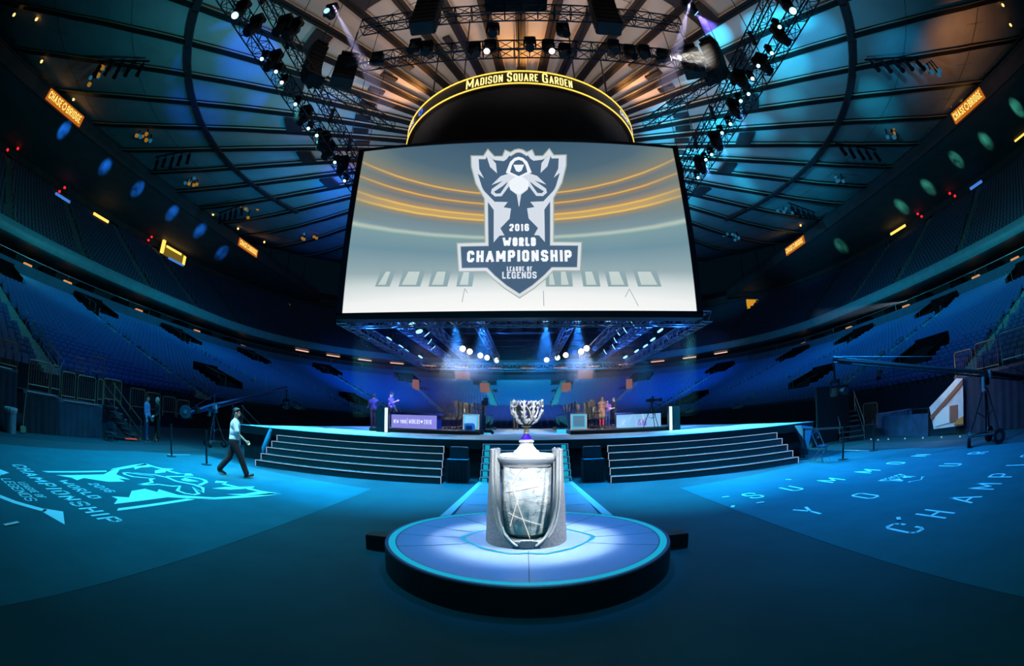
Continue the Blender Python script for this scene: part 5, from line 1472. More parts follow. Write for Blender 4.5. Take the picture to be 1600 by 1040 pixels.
    if hair:
        mb = MB(); mb.ell(S_(H_(0, .022, .045)), (.084 * K, .100 * K, .094 * K), 18, 12, Hd); mb.ell(S_(H_(0, -.045, .095)), (.060 * K, .045 * K, .030 * K), 12, 8, Hd)
        if hair_len: 
            for s in (-1, 0, 1): cap(mb, S_(H_(s * .055, .05, .02)), S_(H_(s * .06, .075, -.06 - hair_len)), .045 * K, .038 * K, 10)
        fuse(mb, 'hair', hair, root, vox, 2)
    if extra: extra(root, S_, H_, up, wr, el, K)
    return root
def beard(root, S_, H_, up, wr, el, K):
    mb = MB(); mb.ell(S_(H_(0, -.045, -.085)), (.048 * K, .04 * K, .035 * K), 12, 8); mb.build('beard', hair_d, root, smooth=True)
    mb = MB(); mb.sweep([S_(up(-.05, -.12, .48)), S_(up(-.02, -.13, .2)), S_(up(.05, -.10, .1))], .006, 6); mb.bevbox(S_(up(.05, -.15, .02)), (.07, .01, .22), .004); mb.build('lanyard_pass', P('pass_card', (225, 230, 240), .5), root)
shirt_blue = P('blue_shirt', (110, 140, 190), .8); suit_m = P('dark_suit', (26, 26, 32), .8)
W = at_z(367, 744, 0)
person('man in a white short-sleeved shirt and dark trousers walking past the left crest', (W.x, W.y, .004), radians(118), 1.77, legs=((26, 6), (-20, 22)), arms=((24, 10, 34), (-16, 10, 12)), lean=4, head_tilt=-2,
       vox=.009, sole=shoe_w, bulk=1.12, extra=beard)
W = at_z(229, 688, 0); person('man in pale blue shirt and jeans standing, back turned, by the left stand', (W.x, W.y, 0), radians(115), 1.80, legs=((4, 4), (-4, 4)), arms=((4, 6, 12), (4, 6, 16)), shirt=shirt_blue, trousers=jeans, sleeve='long', sole=shoe_w, bulk=1.0)
def suit_x(root, S_, H_, up, wr, el, K):
    mb = MB(); mb.add([S_(up(-.05, -.118, .47)), S_(up(.05, -.118, .47)), S_(up(0, -.132, .22))], [(0, 1, 2)]); mb.box(S_(up(.09, -.135, .36)), (.04, .01, .015)); mb.build('shirt_front', white_cloth, root)
W = at_z(251, 689, 0); person('bald man in a dark suit and white shirt facing the man in blue', (W.x + .1, W.y - .3, 0), radians(-20), 1.78, arms=((4, 6, 14), (4, 6, 60)), shirt=suit_m, trousers=suit_m, hair=None, skin=skin_pale, sleeve='long', extra=suit_x, bulk=1.12)
W = at_z(345, 701, 0); person('person in dark clothes standing behind the left camera crane', (W.x - .2, W.y + 1.4, 0), radians(40), 1.74, arms=((30, 6, 60), (10, 6, 30)), shirt=black_cloth, sleeve='long')
tee_navy = P('navy_tee', (52, 52, 120), .8); plaid = P('brown_plaid', (120, 84, 60), .85, noise=(18, .4)); pink = P('pink_shirt', (190, 90, 150), .8); cream = P('cream_shirt', (216, 190, 140), .8); red_m = P('red_sock', (150, 30, 50), .8)
Yc = 21.4
person('man in a violet lit shirt with a backpack behind the left broadcast desk', (at_y(584, 640, Yc).x, Yc, ZS), radians(-155), 1.76, legs=((5, 4), (-6, 6)), arms=((40, 8, 50), (40, 8, 40)), lean=6, shirt=tee_navy, sleeve='short')
def bp(root, S_, H_, up, wr, el, K): pass
person('person in a pale sleeveless top speaking beside the left broadcast desk', (at_y(605, 640, Yc).x, Yc + .6, ZS + .14), radians(80), 1.74, arms=((50, 8, 60), (10, 8, 20)), shirt=P('violet_top', (120, 110, 200), .8), sleeve='short', skin=skin_pale)
Yp = 25.6; ZR = ZS + .15
person('man in black tee and dark trousers standing behind the right broadcast desk', (at_y(960, 640, Yp + .6).x, Yp + .6, ZR), radians(-80), 1.68, arms=((14, 8, 80), (14, 8, 60)), shirt=black_cloth, sleeve='short', hair=hair_b, skin=skin_pale)
person('long-haired person in brown plaid and red knee socks standing by the right game desk', (at_y(940, 640, Yp).x, Yp, ZR), radians(150), 1.72, arms=((20, 8, 60), (20, 8, 60)), lean=6, shirt=plaid, sleeve='long', hair=hair_b, hair_len=.16, skirt=True, trousers=plaid, socks=red_m)
person('person in a pink top standing behind the seated players on the right', (at_y(949, 640, Yp + 1.2).x, Yp + 1.2, ZR), radians(10), 1.58, arms=((40, 8, 70), (30, 8, 70)), shirt=pink, trousers=jeans, sleeve='long', skin=skin_pale)
person('seated person in dark clothes with headphones at the right game desk', (at_y(930, 640, 23.0).x, 23.0, ZR), radians(-82), 1.74, legs=((84, 84), (80, 76)), arms=((45, 6, 45), (45, 6, 45)), lean=8, shirt=black_cloth, sleeve='long',
       extra=lambda root, S_, H_, up, wr, el, K: (lambda m: (m.sweep([H_(-.085, 0, -.01) * K, H_(-.07, 0, .09) * K, H_(0, 0, .15) * K, H_(.07, 0, .09) * K, H_(.085, 0, -.01) * K], .012, 6), [m.ell(H_(s * .095, 0, -.01) * K, (.022, .04, .045), 8, 6) for s in (-1, 1)], m.build('headphones', black, root)))(MB()))
person('seated person in a cream shirt at the far end of the right game desk', (at_y(922, 640, 25.2).x, 25.2, ZR), radians(-75), 1.68, legs=((84, 84), (84, 84)), arms=((45, 6, 45), (45, 6, 45)), lean=10, shirt=cream, sleeve='short', skin=skin_pale)
person('dark-clothed person standing far behind the trophy at the rear of the stage', (at_y(806, 640, 27.5).x, 27.5, ZS), radians(5), 1.78, shirt=black_cloth, sleeve='long')
p_ = at_x(1374, 612, 22.9)
person('man in a dark tee leaning on a rail at the front of the right stand', (p_.x, p_.y, zs(1.95) + .02), radians(95), 1.74, legs=((10, 10), (-5, 5)), arms=((50, 8, 50), (50, 8, 40)), lean=14, shirt=P('grey_tee', (60, 66, 74), .8), sleeve='short', skin=skin_pale)

# ================================================================== ON THE STAGE
riser_b = P('riser_brown', (60, 48, 48), .6)
for s in (-1, 1):
    t = thing('player_riser', 'low dark riser carrying the %s desks on the stage' % ('left' if s < 0 else 'right'), 'riser', (0, 0, ZS))
    mb = MB(); pts = [(s * 1.75, 17.2), (s * 6.4, 17.7), (s * 7.2, 28.0), (s * 1.75, 28.0)]
    mb.prism(pts, lambda x, y: (x, y, 0.001), (0, 0, .149)); mb.build('platform', riser_b, t)
    mb = MB(); mb.add([(s * 1.74, 17.19, .135), (s * 6.4, 17.69, .135), (s * 6.4, 17.69, .15), (s * 1.74, 17.19, .15)], [(0, 1, 2, 3)]); mb.build('edge_strip', P('riser_edge', (150, 130, 120), .5), t)
# game desks running away from the camera
panel_l = P('desk_panel_light', (160, 215, 240), .5, emit=(120, 190, 222), es=.8); panel_g = P('desk_panel_grey', (90, 130, 150), .5, emit=(80, 128, 150), es=.7); frame_c = P('desk_frame_pale', (215, 225, 225), .4, emit=(170, 190, 190), es=.5)
dark_glass = P('desk_dark_glass', (14, 44, 56), .15); teal_line = P('desk_teal_line', (60, 190, 200), .4, emit=(50, 176, 186), es=.8); mon = P('monitor_shell', (34, 32, 32), .4)
for s in (-1, 1):
    sd = 'left' if s < 0 else 'right'
    t = thing('game_desk', 'long %s game desk with a lit square end panel and dark glass front' % sd, 'desk', (0, 18.9, ZR))
    x0, x1 = s * 1.92, s * 2.62
    mb = MB(); mb.box(((x0 + x1) / 2, 3.6, .70), (.74, 7.3, .06)); mb.build('worktop', black, t)
    mb = MB(); mb.box(((x0 + x1) / 2, 0, .35), (.70, .06, .68)); mb.build('end_panel_frame', frame_c, t)
    mb = MB(); mb.box(((x0 + x1) / 2, -.035, .36), (.58, .02, .56)); mb.build('end_panel_border', P('cyan_border', (70, 190, 215), .5, emit=(56, 176, 205), es=.9), t)
    mb = MB(); mb.box(((x0 + x1) / 2, -.05, .36), (.48, .02, .46)); mb.build('end_panel', panel_l if s < 0 else panel_g, t)
    mb = MB(); mb.box((x0 - s * .06, 3.6, .38), (.06, 7.2, .76)); mb.build('front_glass', dark_glass, t)
    mb = MB(); X = x0 - s * .095
    for k in range(8):
        y = .3 + k * .9; mb.face([(X, y, .15 + .04 * k % .2), (X, y + .9, .62), (X, y + .9, .66), (X, y, .19 + .04 * k % .2)])
    mb.build('glass_line', teal_line, t)
    mb = MB(); mb.box((x0 - s * .02, .02, -.04), (.10, .14, .10)); mb.box((x0 - s * .35, .3, -.06), (.42, .3, .16)); mb.build('floor_lamp_box', P('cyan_box', (60, 200, 230), .5, emit=(60, 196, 224), es=.9), t)
    for k in range(5):
        y = 18.9 + .8 + k * 1.4
        m = thing('monitor', 'computer monitor on the %s game desk, %s from the camera' % (sd, ORD[k]), 'monitor', (s * 2.22, y, ZR + .73), s * pi / 2, 'monitors on the %s game desk' % sd)
        mb = MB(); mb.bevbox((0, 0, .32), (.56, .04, .34), .01); sh_ = mb.build('shell', mon, m); mb = MB(); mb.bar((0, .05, 0), (0, .03, .28), .02); mb.bevbox((0, .05, .01), (.24, .18, .02), .005); mb.build('stand', black, m)
        mb = MB(); mb.box((0, -.024 , .32), (.52, .004, .30)); mb.build('screen', P('dim_monitor', (90, 110, 130), .3, emit=(50, 70, 90), es=.6), sh_)
def game_chair():
    c = thing('gaming_chair', 'x', 'chair')
    mb = MB()
    for k in range(5): a = 2 * pi * k / 5; mb.bar((0, 0, .10), (.30 * cos(a), .30 * sin(a), .07), .022); mb.ell((.30 * cos(a), .30 * sin(a), .035), (.035, .035, .035), 8, 6)
    mb.bar((0, 0, .08), (0, 0, .42), .03); mb.build('base', black, c)
    mb = MB(); mb.bevbox((0, 0, .48), (.54, .52, .12), .04); mb.build('seat', P('chair_leather', (40, 38, 40), .5), c, smooth=True)
    mb = MB(); mb.bevbox((0, .27, .90), (.50, .10, .78), .045)
    for sx in (-1, 1): mb.bevbox((sx * .24, .24, 1.12), (.10, .16, .28), .03)
    mb.build('backrest', P('chair_leather', (40, 38, 40), .5), c, smooth=True)
    mb = MB()
    for sx in (-1, 1): mb.bevbox((sx * .15, .27, .92), (.07, .112, .72), .02)
    mb.build('pale_stripe', P('chair_stripe', (205, 190, 165), .6), c)
    for sx in (-1, 1): mb = MB(); mb.bevbox((sx * .32, 0, .70), (.08, .30, .04), .012); mb.bar((sx * .32, 0, .46), (sx * .32, 0, .69), .02); mb.build('armrest', black, c)
    return c
c0 = game_chair(); n_ = 0
for s in (-1, 1):
    sd = 'left' if s < 0 else 'right'
    for k in range(5):
        y = 19.7 + k * 1.4; x = s * (3.25 if (s < 0 or k not in (2, 3)) else 3.5)
        lab = 'gaming chair with pale stripes at the %s game desk, %s from the camera' % (sd, ORD[k])
        if n_ == 0: c = c0; c.location = (x, y, ZR); c.rotation_euler.z = s * pi / 2 * 1 ; c['label'] = lab; c['group'] = 'gaming chairs at the %s desk' % sd
        else: tree_copy(c0, (x, y, ZR), s * pi / 2 + .25 * (k % 3 - 1), lab, 'gaming chairs at the %s desk' % sd)
        n_ += 1
# broadcast counters with lit fronts and white pillars
lav = P('counter_lavender', (170, 170, 250), .5, emit=(140, 140, 232), es=.9, noise=(1, .2)); sky = P('counter_sky', (150, 205, 245), .5, emit=(132, 190, 240), es=.95, noise=(1.5, .25)); pillar_w = P('pillar_white', (235, 250, 255), .5, emit=(226, 246, 252), es=1.1)
ct_blue = P('counter_top_blue', (40, 60, 150), .25)
for s in (-1, 1):
    sd = 'left' if s < 0 else 'right'
    t = thing('broadcast_counter', '%s broadcast counter with a %s' % (sd, 'lavender lit front carrying white words' if s < 0 else 'pale sky blue lit front'), 'counter', (0, 0, ZR))
    A = at_y(612 if s < 0 else 967, 660, 18.4); B = at_y(682 if s < 0 else 1037, 660, 18.0); xa, xb = A.x, B.x; ya, yb = 18.4, 18.0
    if s > 0: ya, yb = 18.9, 18.4
    d = Vector((xb - xa, yb - ya, 0)); L = d.length; d.normalize(); nv = Vector((d.y, -d.x, 0)); ang = atan2(d.y, d.x)
    mid = Vector(((xa + xb) / 2, (ya + yb) / 2, 0))
    mb = MB(); mb.box(mid + Vector((0, 0, .30)), (L, .05, .56), ang); fpn = mb.build('front_panel', lav if s < 0 else sky, t)
    mb = MB(); mb.box(mid + Vector((0, 0, .63)) - nv * .25, (L + .12, .7, .08), ang); mb.box(mid - nv * .3 + Vector((0, 0, .3)), (L, .5, .55), ang); mb.build('counter_top', ct_blue, t)
    if s < 0:
        M = Matrix.Translation(mid + nv * .035 + Vector((0, 0, .22))) @ Matrix.Rotation(ang, 4, 'Z') @ Matrix.Rotation(pi / 2, 4, 'X')
        for wd, o_, w_, h_ in (('NEW YORK', -.62, .60, .15), ('WORLDS', .05, .50, .18), ('2016', .66, .34, .18)):
            block_text('lettering', wd, w_, h_, .018, WLED, fpn, lambda u, v, q_=o_: tuple(M @ Vector((u + q_, v, 0))), .55)
        mb = MB(); mb.box((0, 0, .02), (.012, .004, .26)); o = mb.build('divider', WLED, fpn); o.matrix_local = Matrix.Translation(mid + nv * .03 + d * -.28 + Vector((0, 0, .30))) @ Matrix.Rotation(ang, 4, 'Z')
        mb = MB(); q = [(0, .05), (.05, .05), (.04, -.02), (0, -.06), (-.04, -.02), (-.05, .05)]; fill_poly(mb, q, lambda x, y: tuple(M @ Vector((x + .39, y + .09, .01)))); mb.build('cup_mark', WLED, fpn)
    else:
        M = Matrix.Translation(mid + nv * .03 + Vector((0, 0, .3))) @ Matrix.Rotation(ang, 4, 'Z') @ Matrix.Rotation(pi / 2, 4, 'X'); rr = random.Random(4)
        mb = MB()
        for k in range(14):
            x = rr.uniform(-.9, .3); a = rr.uniform(.8, 2.2); y = rr.uniform(-.2, .2); ribbon(mb, [(x - .14 * cos(a), y - .14 * sin(a)), (x, y + .02), (x + .14 * cos(a), y + .14 * sin(a))], .012, lambda u, v: tuple(M @ Vector((u, v, .004))))
        mb.build('crack_pattern', P('ice_line', (225, 245, 255), .5, emit=(205, 235, 250), es=.9), fpn)
        mb = MB(); fill_poly(mb, [(-.05, -.2), (.35, -.22), (.33, .1), (.0, .05)], lambda u, v: tuple(M @ Vector((u, v, .003)))); mb.build('lavender_patch', P('lav2', (150, 150, 230), .5, emit=(128, 132, 226), es=.9), fpn)
    px = -5.42 if s < 0 else 5.90; py = 17.0 if s < 0 else 17.5
    t = thing('light_totem', 'glowing white strip on the dark pillar at the %s end of the %s counter' % ('left' if s < 0 else 'right', sd), 'pillar', (px, py, ZS))
    mb = MB(); mb.bevbox((0, 0, .49), (.13, .10, .97), .01); mb.build('light_strip', pillar_w, t)
    mb = MB(); mb.bevbox((s * .24, .03, .49), (.34, .16, .97), .01); mb.bevbox((-s * .085, .03, .49), (.04, .16, 1.0), .008); mb.bevbox((s * .25, .22, .46), (.30, .3, .9), .01); mb.build('dark_body', P('pillar_teal_dark', (12, 60, 76), .3), t)
# studio camera on a wheeled pedestal, and camera on a tripod
def camera_body(parent, z, rz=0.0, sc=1.0):
    mb = MB(); mb.bevbox((0, 0, z), (.16 * sc, .42 * sc, .20 * sc), .02, rz); R = Matrix.Rotation(rz, 3, 'Z'); c_ = Vector((0, 0, z))
    mb.bar(c_ + R @ Vector((0, -.2, 0)) * sc, c_ + R @ Vector((0, -.52, 0)) * sc, .07 * sc, 14, .10 * sc); mb.bevbox(c_ + R @ Vector((0, -.56, 0)) * sc, (.24 * sc, .10 * sc, .20 * sc), .01, rz)
    mb.bevbox(c_ + R @ Vector((.1, -.05, .18)) * sc, (.16 * sc, .12 * sc, .11 * sc), .01, rz); mb.bevbox(c_ + R @ Vector((0, .27, .0)) * sc, (.13 * sc, .12 * sc, .16 * sc), .01, rz)
    mb.bar(c_ + R @ Vector((-.02, .1, .12)) * sc, c_ + R @ Vector((-.02, -.2, .16)) * sc, .015 * sc, 6); mb.build('camera_body', P('camera_black', (18, 19, 22), .4), parent)
Pd = at_y(755, 676, 18.0)
t = thing('pedestal_camera', 'black studio camera on a wheeled pedestal beside the left game desk', 'camera', (Pd.x, 18.0, ZS)); camera_body(t, 1.25, .2)
mb = MB(); mb.bar((0, 0, .1), (0, 0, .75), .10, 12); mb.bar((0, 0, .75), (0, 0, 1.12), .05, 10); mb.bar((0, 0, 1.05), (0, .5, .9), .015); mb.build('column', black, t)
for k in range(3):
    a = 2 * pi * k / 3 + .5; mb = MB(); mb.bevbox((.22 * cos(a), .22 * sin(a), .13), (.34, .14, .12), .02, a); mb.bar((.40 * cos(a), .40 * sin(a) - .03, .075), (.40 * cos(a), .40 * sin(a) + .03, .075), .07, 12); mb.build('wheel_arm', black, t)
mb = MB(); mb.bevbox((-.62, -.25, .24), (.40, .34, .42), .04); o = mb.build('equipment_case', P('case_pale', (150, 190, 205), .4), loc=(Pd.x + .1, 18.0, ZS)); tag(o, 'pale grey case standing in front of the left game desk', 'case')
c = MB(); c.bevbox((-.62, -.43, .27), (.24, .02, .16), .008); c.build('dark_hatch', P('hatch', (50, 70, 90), .3), o)
def tripod(parent, h, sp, m=black, r=.018):
    for k in range(3):
        a = 2 * pi * k / 3 + .52; f = Vector((sp * cos(a), sp * sin(a), .0)); mb = MB()
        mb.bar((0, 0, h), f * .5 + Vector((0, 0, h * .5)), r * 1.2); mb.bar(f * .5 + Vector((0, 0, h * .5)), f + Vector((0, 0, .0)), r * .8); mb.bar(f * .45 + Vector((0, 0, h * .45)), (0, 0, h * .38), r * .5); mb.build('leg', m, parent)
Pt = at_y(1019, 670, 17.9)
t = thing('tripod_camera', 'black broadcast camera on a tall tripod in front of the right counter', 'camera', (Pt.x, 17.9, ZR)); tripod(t, .98, .38); camera_body(t, 1.12, 1.2, .72)
mb = MB(); mb.bar((0, 0, .95), (0, 0, 1.06), .05, 10); mb.bar((0, 0, 1.02), (.45, .1, .92), .012); mb.build('head', black, t)

# floor seats in rows behind the stage
mb = MB(); k0 = 0
rows = []
for i in range(15):
    y = 36.0 + i * 1.05; z = .3 + i * .16
    for j in range(-14, 15):
        x = j * .58; rows.append((x, y + .004 * x * x, z))
riser_geo = MB()
for i in range(15): riser_geo.box((0, 36.2 + i * 1.05, .15 + i * .08), (18, 1.06, .3 + i * .16))
struct(riser_geo.build('floor_riser', concrete))
for x, y, z in rows:
    mb.box((x, y + .1, z + .62), (.46, .06, .62)); mb.box((x, y - .12, z + .45), (.46, .40, .08))
tag(mb.build('folding_seats', P('rear_seat', (70, 104, 170), .45)), 'blocks of blue folding seats on the risers directly behind the stage', 'seats', kind='stuff')
# ================================================================== LEFT SIDE: decks, rails, stairs
lx = -14.85
def guard_rail(s, x, y0, y1, z0, z1, lab, m, cat='guard rail', n=None, rot=None):
    t = thing('guard_rail', lab, cat, (x, y0, z0)); H = z1 - z0; L = y1 - y0; r = .024
    mb = MB(); mb.sweep([(0, 0, -.1), (0, 0, H - .1), (0, .03, H - .02), (0, .1, H), (0, L - .1, H), (0, L - .03, H - .02), (0, L, H - .1), (0, L, -.1)], r, 8); mb.bar((0, 0, .08), (0, L, .08), r * .8); mb.build('frame', m, t)
    mb = MB(); n = n or max(3, int(L / .11))
    for i in range(1, n): mb.bar((0, L * i / n, .08), (0, L * i / n, H), .008, 5)
    mb.build('baluster', m, t); return t
GR = [(5.05, 5.85, 1.85, 2.62), (6.40, 7.38, 1.42, 2.26), (7.48, 7.90, 1.42, 2.24), (8.0, 8.66, 1.24, 2.12), (8.80, 9.72, 1.24, 2.11), (10.15, 11.15, 1.36, 2.17), (9.85, 10.12, 1.3, 2.1)]
nm = ('highest, above the grey bin', 'just right of the steel stair rail', 'narrow one at the deck gap', 'beside the narrow gap', 'in the middle of the deck', 'at the head of the small side stairs', 'very narrow one')
for (a, b, c_, d), q in zip(GR, nm): guard_rail(-1, lx, a, b, c_, d, 'tan metal guard rail on the left deck, %s' % q, bronze_rail)
for (a, b, c_, d), q in zip([(9.3, 9.8, 2.2, 2.76), (10.15, 10.9, 2.3, 2.95)], ('smaller', 'larger')): guard_rail(-1, lx - 1.2, a, b, c_, d, 'rail standing behind the deck before the left seats, the %s of two' % q, bronze_rail)
for i, (a, b) in enumerate(((12.0, 12.9), (13.0, 13.9), (14.1, 15.0), (15.1, 16.0))): guard_rail(-1, lx - .4, a, b, 1.2 - .04 * i, 2.0 - .07 * i, 'dim rail at the foot of the left stand behind two men, %s from left' % ORD[i], bronze_rail, n=6)
deck_b = P('deck_boards', (60, 74, 84), .6, noise=(3, .2)); drape2 = P('blue_drape', (28, 44, 62), .85, noise=(2, .25))
for i, (y0, y1, z) in enumerate(((3.0, 5.9, 1.85), (6.2, 7.9, 1.30), (7.9, 10.15, 1.20))):
    t = thing('seating_deck', 'curtained platform along the left side, %s' % ('above the grey bin', 'behind the leaning broom', 'left of the side stairs')[i], 'platform', (lx, y0, 0))
    mb = MB(); mb.box((-.9, (y1 - y0) / 2, z - .05), (1.8, y1 - y0, .10)); mb.build('deck_board', deck_b, t)
    mb = MB(); n = int((y1 - y0) * 16); vs_ = []
    for k in range(n + 1): y = (y1 - y0) * k / n; x = .025 * sin(k * 1.3) + .02 * sin(k * .45); vs_ += [(x, y, 0.01), (x * .5, y, z - .1)]
    mb.add(vs_, [(2 * k, 2 * k + 2, 2 * k + 3, 2 * k + 1) for k in range(n)]); mb.build('curtain', (drape2, drape, drape2)[i], t)
    mb = MB(); mb.box((.02, (y1 - y0) * .5, z - .02), (.03, (y1 - y0) * .8, .03)); mb.build('edge_light', P('cool_edge', (90, 150, 180), .4, emit=(40, 92, 120), es=.7), t)
# steel handrails of the bowl aisle coming down to the deck
for (pts, lab) in (([(0, 0, .0), (0, 0, .9), (.9, .55, 1.5), (.9, .55, .5)], 'slanting bright steel stair rail above the left deck'),):
    a = at_x(95, 612, -15.1); b = at_x(68, 553, -15.8); mb = MB()
    p0 = at_x(93, 578, -15.1); p1 = at_x(100, 563, -15.2); p2 = at_x(70, 530, -15.9); p3 = at_x(67, 541, -15.9)
    mb.sweep([p0, p1, p2, p3, p0], .026, 8); q = at_x(93, 612, -15.1); mb.bar(p0, q, .026); r_ = at_x(77, 545, -15.7); mb.bar(r_, (r_.x, r_.y, r_.z - 1.0), .024)
    tag(mb.build('stair_rail', steel), lab, 'handrail')
def small_stairs(loc, rz, n, w, rs, tr, lab, m_rail):
    t = thing('side_stairs', lab, 'stairs', loc, rz)
    mb = MB()
    for i in range(n): mb.box((0, -(n - i) * tr + tr / 2, (i + 1) * rs - .02), (w, tr, .05))
    mb.build('tread', deck_b, t)
    for sx in (-1, 1): mb = MB(); mb.add([(sx * w / 2, 0, n * rs), (sx * w / 2, 0, n * rs - .2), (sx * w / 2, -n * tr, 0), (sx * w / 2, -n * tr, .2)], [(0, 1, 2, 3)]); mb.build('stringer', black, t)
    for sx in (-1, 1):
        mb = MB(); e = -n * tr - .1
        mb.sweep([(sx * w / 2, .1, n * rs + .85), (sx * w / 2, e + .2, .95), (sx * w / 2, e, .80), (sx * w / 2, e, .0)], .022, 8); mb.bar((sx * w / 2, 0, n * rs), (sx * w / 2, 0, n * rs + .85), .02); mb.bar((sx * w / 2, 0, n * rs + .4), (sx * w / 2, e, .35), .016)
        mb.build('handrail', m_rail, t)
    return t
small_stairs((lx + .25, 10.3, 0), pi, 6, .8, .2, .24, 'small metal stairs going down from the left deck to the floor', bronze_rail)
small_stairs((-13.6, 18.0, 0), pi * .9, 5, .9, .2, .26, 'steps with bent handrails behind the left camera crane', steel)
# bin, broom, folded pushchair
t = thing('waste_bin', 'tall grey plastic bin with a white liner at the left edge', 'bin', (at_x(16, 668, -14.35).x, 5.45, 0))
mb = MB(); mb.lathe([(.20, 0), (.20, .01), (.25, .68), (.27, .70), (.26, .72), (.24, .70), (.19, .03), (.001, .03)], n=4 * 8, wob=lambda a, z: .05 * cos(4 * a)); mb.build('body', P('bin_grey', (120, 140, 152), .5), t, smooth=True)
mb = MB(); mb.lathe([(.262, .60), (.285, .69), (.275, .735), (.24, .71)], n=48, wob=lambda a, z: .05 * sin(a * 13) + .04 * cos(4 * a)); mb.build('liner', P('bin_liner', (150, 175, 180), .6), t)
mb = MB(); mb.bar((-14.78, 6.32, 1.25), (-14.55, 6.08, .18), .014); o = mb.build('broom', P('broom_stick', (150, 130, 96), .6)); c = MB(); c.bevbox((-14.54, 6.07, .12), (.10, .26, .20), .02); c.build('brush_head', P('brush', (130, 140, 110), .9), o); tag(o, 'broom leaning against the left deck beside the grey bin', 'broom')
t = thing('folded_chair', 'dark padded folding chair lying by the foot of the left side stairs', 'chair', (-14.2, 10.15, 0), .4)
mb = MB(); mb.bevbox((0, 0, .52), (.36, .10, .30), .04); mb.build('backrest', P('dark_pad', (26, 40, 58), .8), t); mb = MB(); mb.bevbox((.02, -.1, .28), (.42, .44, .09), .03); mb.build('seat', P('dark_pad', (26, 40, 58), .8), t)
for sx in (-1, 1): mb = MB(); mb.bar((sx * .2, .2, .0), (sx * .2, -.25, .3), .016); mb.bar((sx * .2, -.3, .0), (sx * .2, .1, .6), .016); mb.build('leg', black, t)
# guitar-shaped orange cone and strip beside the two men
mb = MB(); mb.lathe([(.14, 0), (.15, .02), (.05, .34), (.02, .42)], n=20); o = mb.build('orange_cone', P('cone_orange', (200, 90, 50), .6), loc=(-14.45, 13.0, 0)); c = MB(); c.bevbox((0, 0, .012), (.34, .34, .024), .01); c.build('cone_foot', P('cone_orange', (200, 90, 50), .6), o); tag(o, 'small orange traffic cone on the floor between the two standing men', 'cone')
mb = MB(); mb.box((0, 0, .02), (.12, .8, .03)); tag(mb.build('red_light_strip', P('red_strip', (230, 110, 90), .5, emit=(190, 84, 74), es=.8), loc=(-14.9, 11.9, 0)), 'thin reddish light strip on the floor by the left doorway', 'light strip')

# ================================================================== CAMERA CRANES
def wheel(p, r, ax, t):
    mb = MB(); ax = Vector(ax).normalized(); mb.bar(Vector(p) - ax * .055, Vector(p) + ax * .055, r, 20); tw = mb.build('wheel', P('tyre', (20, 22, 26), .6), t)
    mb = MB(); mb.bar(Vector(p) - ax * .065, Vector(p) + ax * .065, r * .45, 10); mb.build('hub', P('hub_metal', (110, 120, 130), .4, .6), tw)
def crane(lab, base, hpiv, tip, tail, wr_, sp, rot, m_arm):
    t = thing('camera_crane', lab, 'camera crane', base); B = Vector(base)
    ft = [Vector((sp * cos(rot + 2 * pi * k / 3), sp * sin(rot + 2 * pi * k / 3), wr_ + .08)) for k in range(3)]
    mb = MB()
    for k in range(3): mb.bar(ft[k], ft[(k + 1) % 3], .028); mb.bar(ft[k], (0, 0, wr_ + .12), .024)
    mb.build('dolly_frame', black, t)
    for k in range(3): mb = MB(); mb.bar(ft[k], (ft[k].x * .12, ft[k].y * .12, hpiv - .35), .03, 8, .026); mb.bar(ft[k] * .55 + Vector((0, 0, hpiv * .4)), (0, 0, hpiv * .38), .014); mb.build('leg', black, t)
    for k in range(3): wheel((ft[k].x, ft[k].y, wr_), wr_, (-sin(rot + 2 * pi * k / 3) * .6 + .3, cos(rot + 2 * pi * k / 3) * .6 + .6, 0), t)
    mb = MB(); mb.bar((0, 0, wr_ + .1), (0, 0, hpiv), .035); mb.bevbox((0, 0, hpiv - .12), (.26, .26, .34), .03); mb.build('centre_post', m_arm, t)
    P_ = Vector((0, 0, hpiv + .06)); tp = Vector(tip) - B; tl = Vector(tail) - B
    mb = MB(); truss(mb, tl, tp, .14, .016, .5); mb.bar(tl, P_, .07, 8); mb.bar(P_, tp, .055, 8); mb.build('arm', m_arm, t)
    mb = MB(); mb.tube([tl + Vector((0, 0, .1)), P_ + Vector((0, 0, .42)), tp + Vector((0, 0, .1))], .008, 4); mb.bar(P_, P_ + Vector((0, 0, .42)), .02); mb.build('stay_cable', m_arm, t)
    mb = MB(); mb.bevbox(tl, (.34, .42, .40), .03); mb.bevbox(tl + (P_ - tl).normalized() * .5, (.26, .26, .30), .02); mb.build('counterweight', black, t)
    mb = MB(); mb.bevbox((.16, -.14, hpiv - .02), (.16, .14, .22), .02); mb.bevbox((-.2, -.05, hpiv - .25), (.12, .12, .4), .02); mb.bar((.16, -.14, hpiv - .05), (-.2, -.05, hpiv - .1), .02); mb.build('control_box', P('crane_box', (120, 150, 150), .4), t)
    mb = MB(); mb.ell((-.24, -.12, hpiv - .42), (.05, .05, .05), 8, 6); mb.build('red_knob', P('red_knob', (200, 40, 50), .4), t)
    e = tp; hd_ = MB(); hd_.bar(e, e + Vector((0, 0, -.55)), .035); hd_.bevbox(e + Vector((0, 0, -.6)), (.36, .12, .10), .02)
    for sx in (-1, 1): hd_.bar(e + Vector((sx * .18, 0, -.6)), e + Vector((sx * .18, 0, -.95)), .025)
    hd_.build('remote_head', black, t)
    mb = MB(); mb.bevbox(e + Vector((0, -.05, -.92)), (.22, .44, .24), .03); mb.bar(e + Vector((0, -.27, -.92)), e + Vector((0, -.52, -.92)), .08, 12, .11); mb.build('camera_body', black, t)
    return t
b = at_z(1540, 694, 0)
piv = at_y(1538, 585, b.y); tipR = at_y(1302, 562, 10.2); 
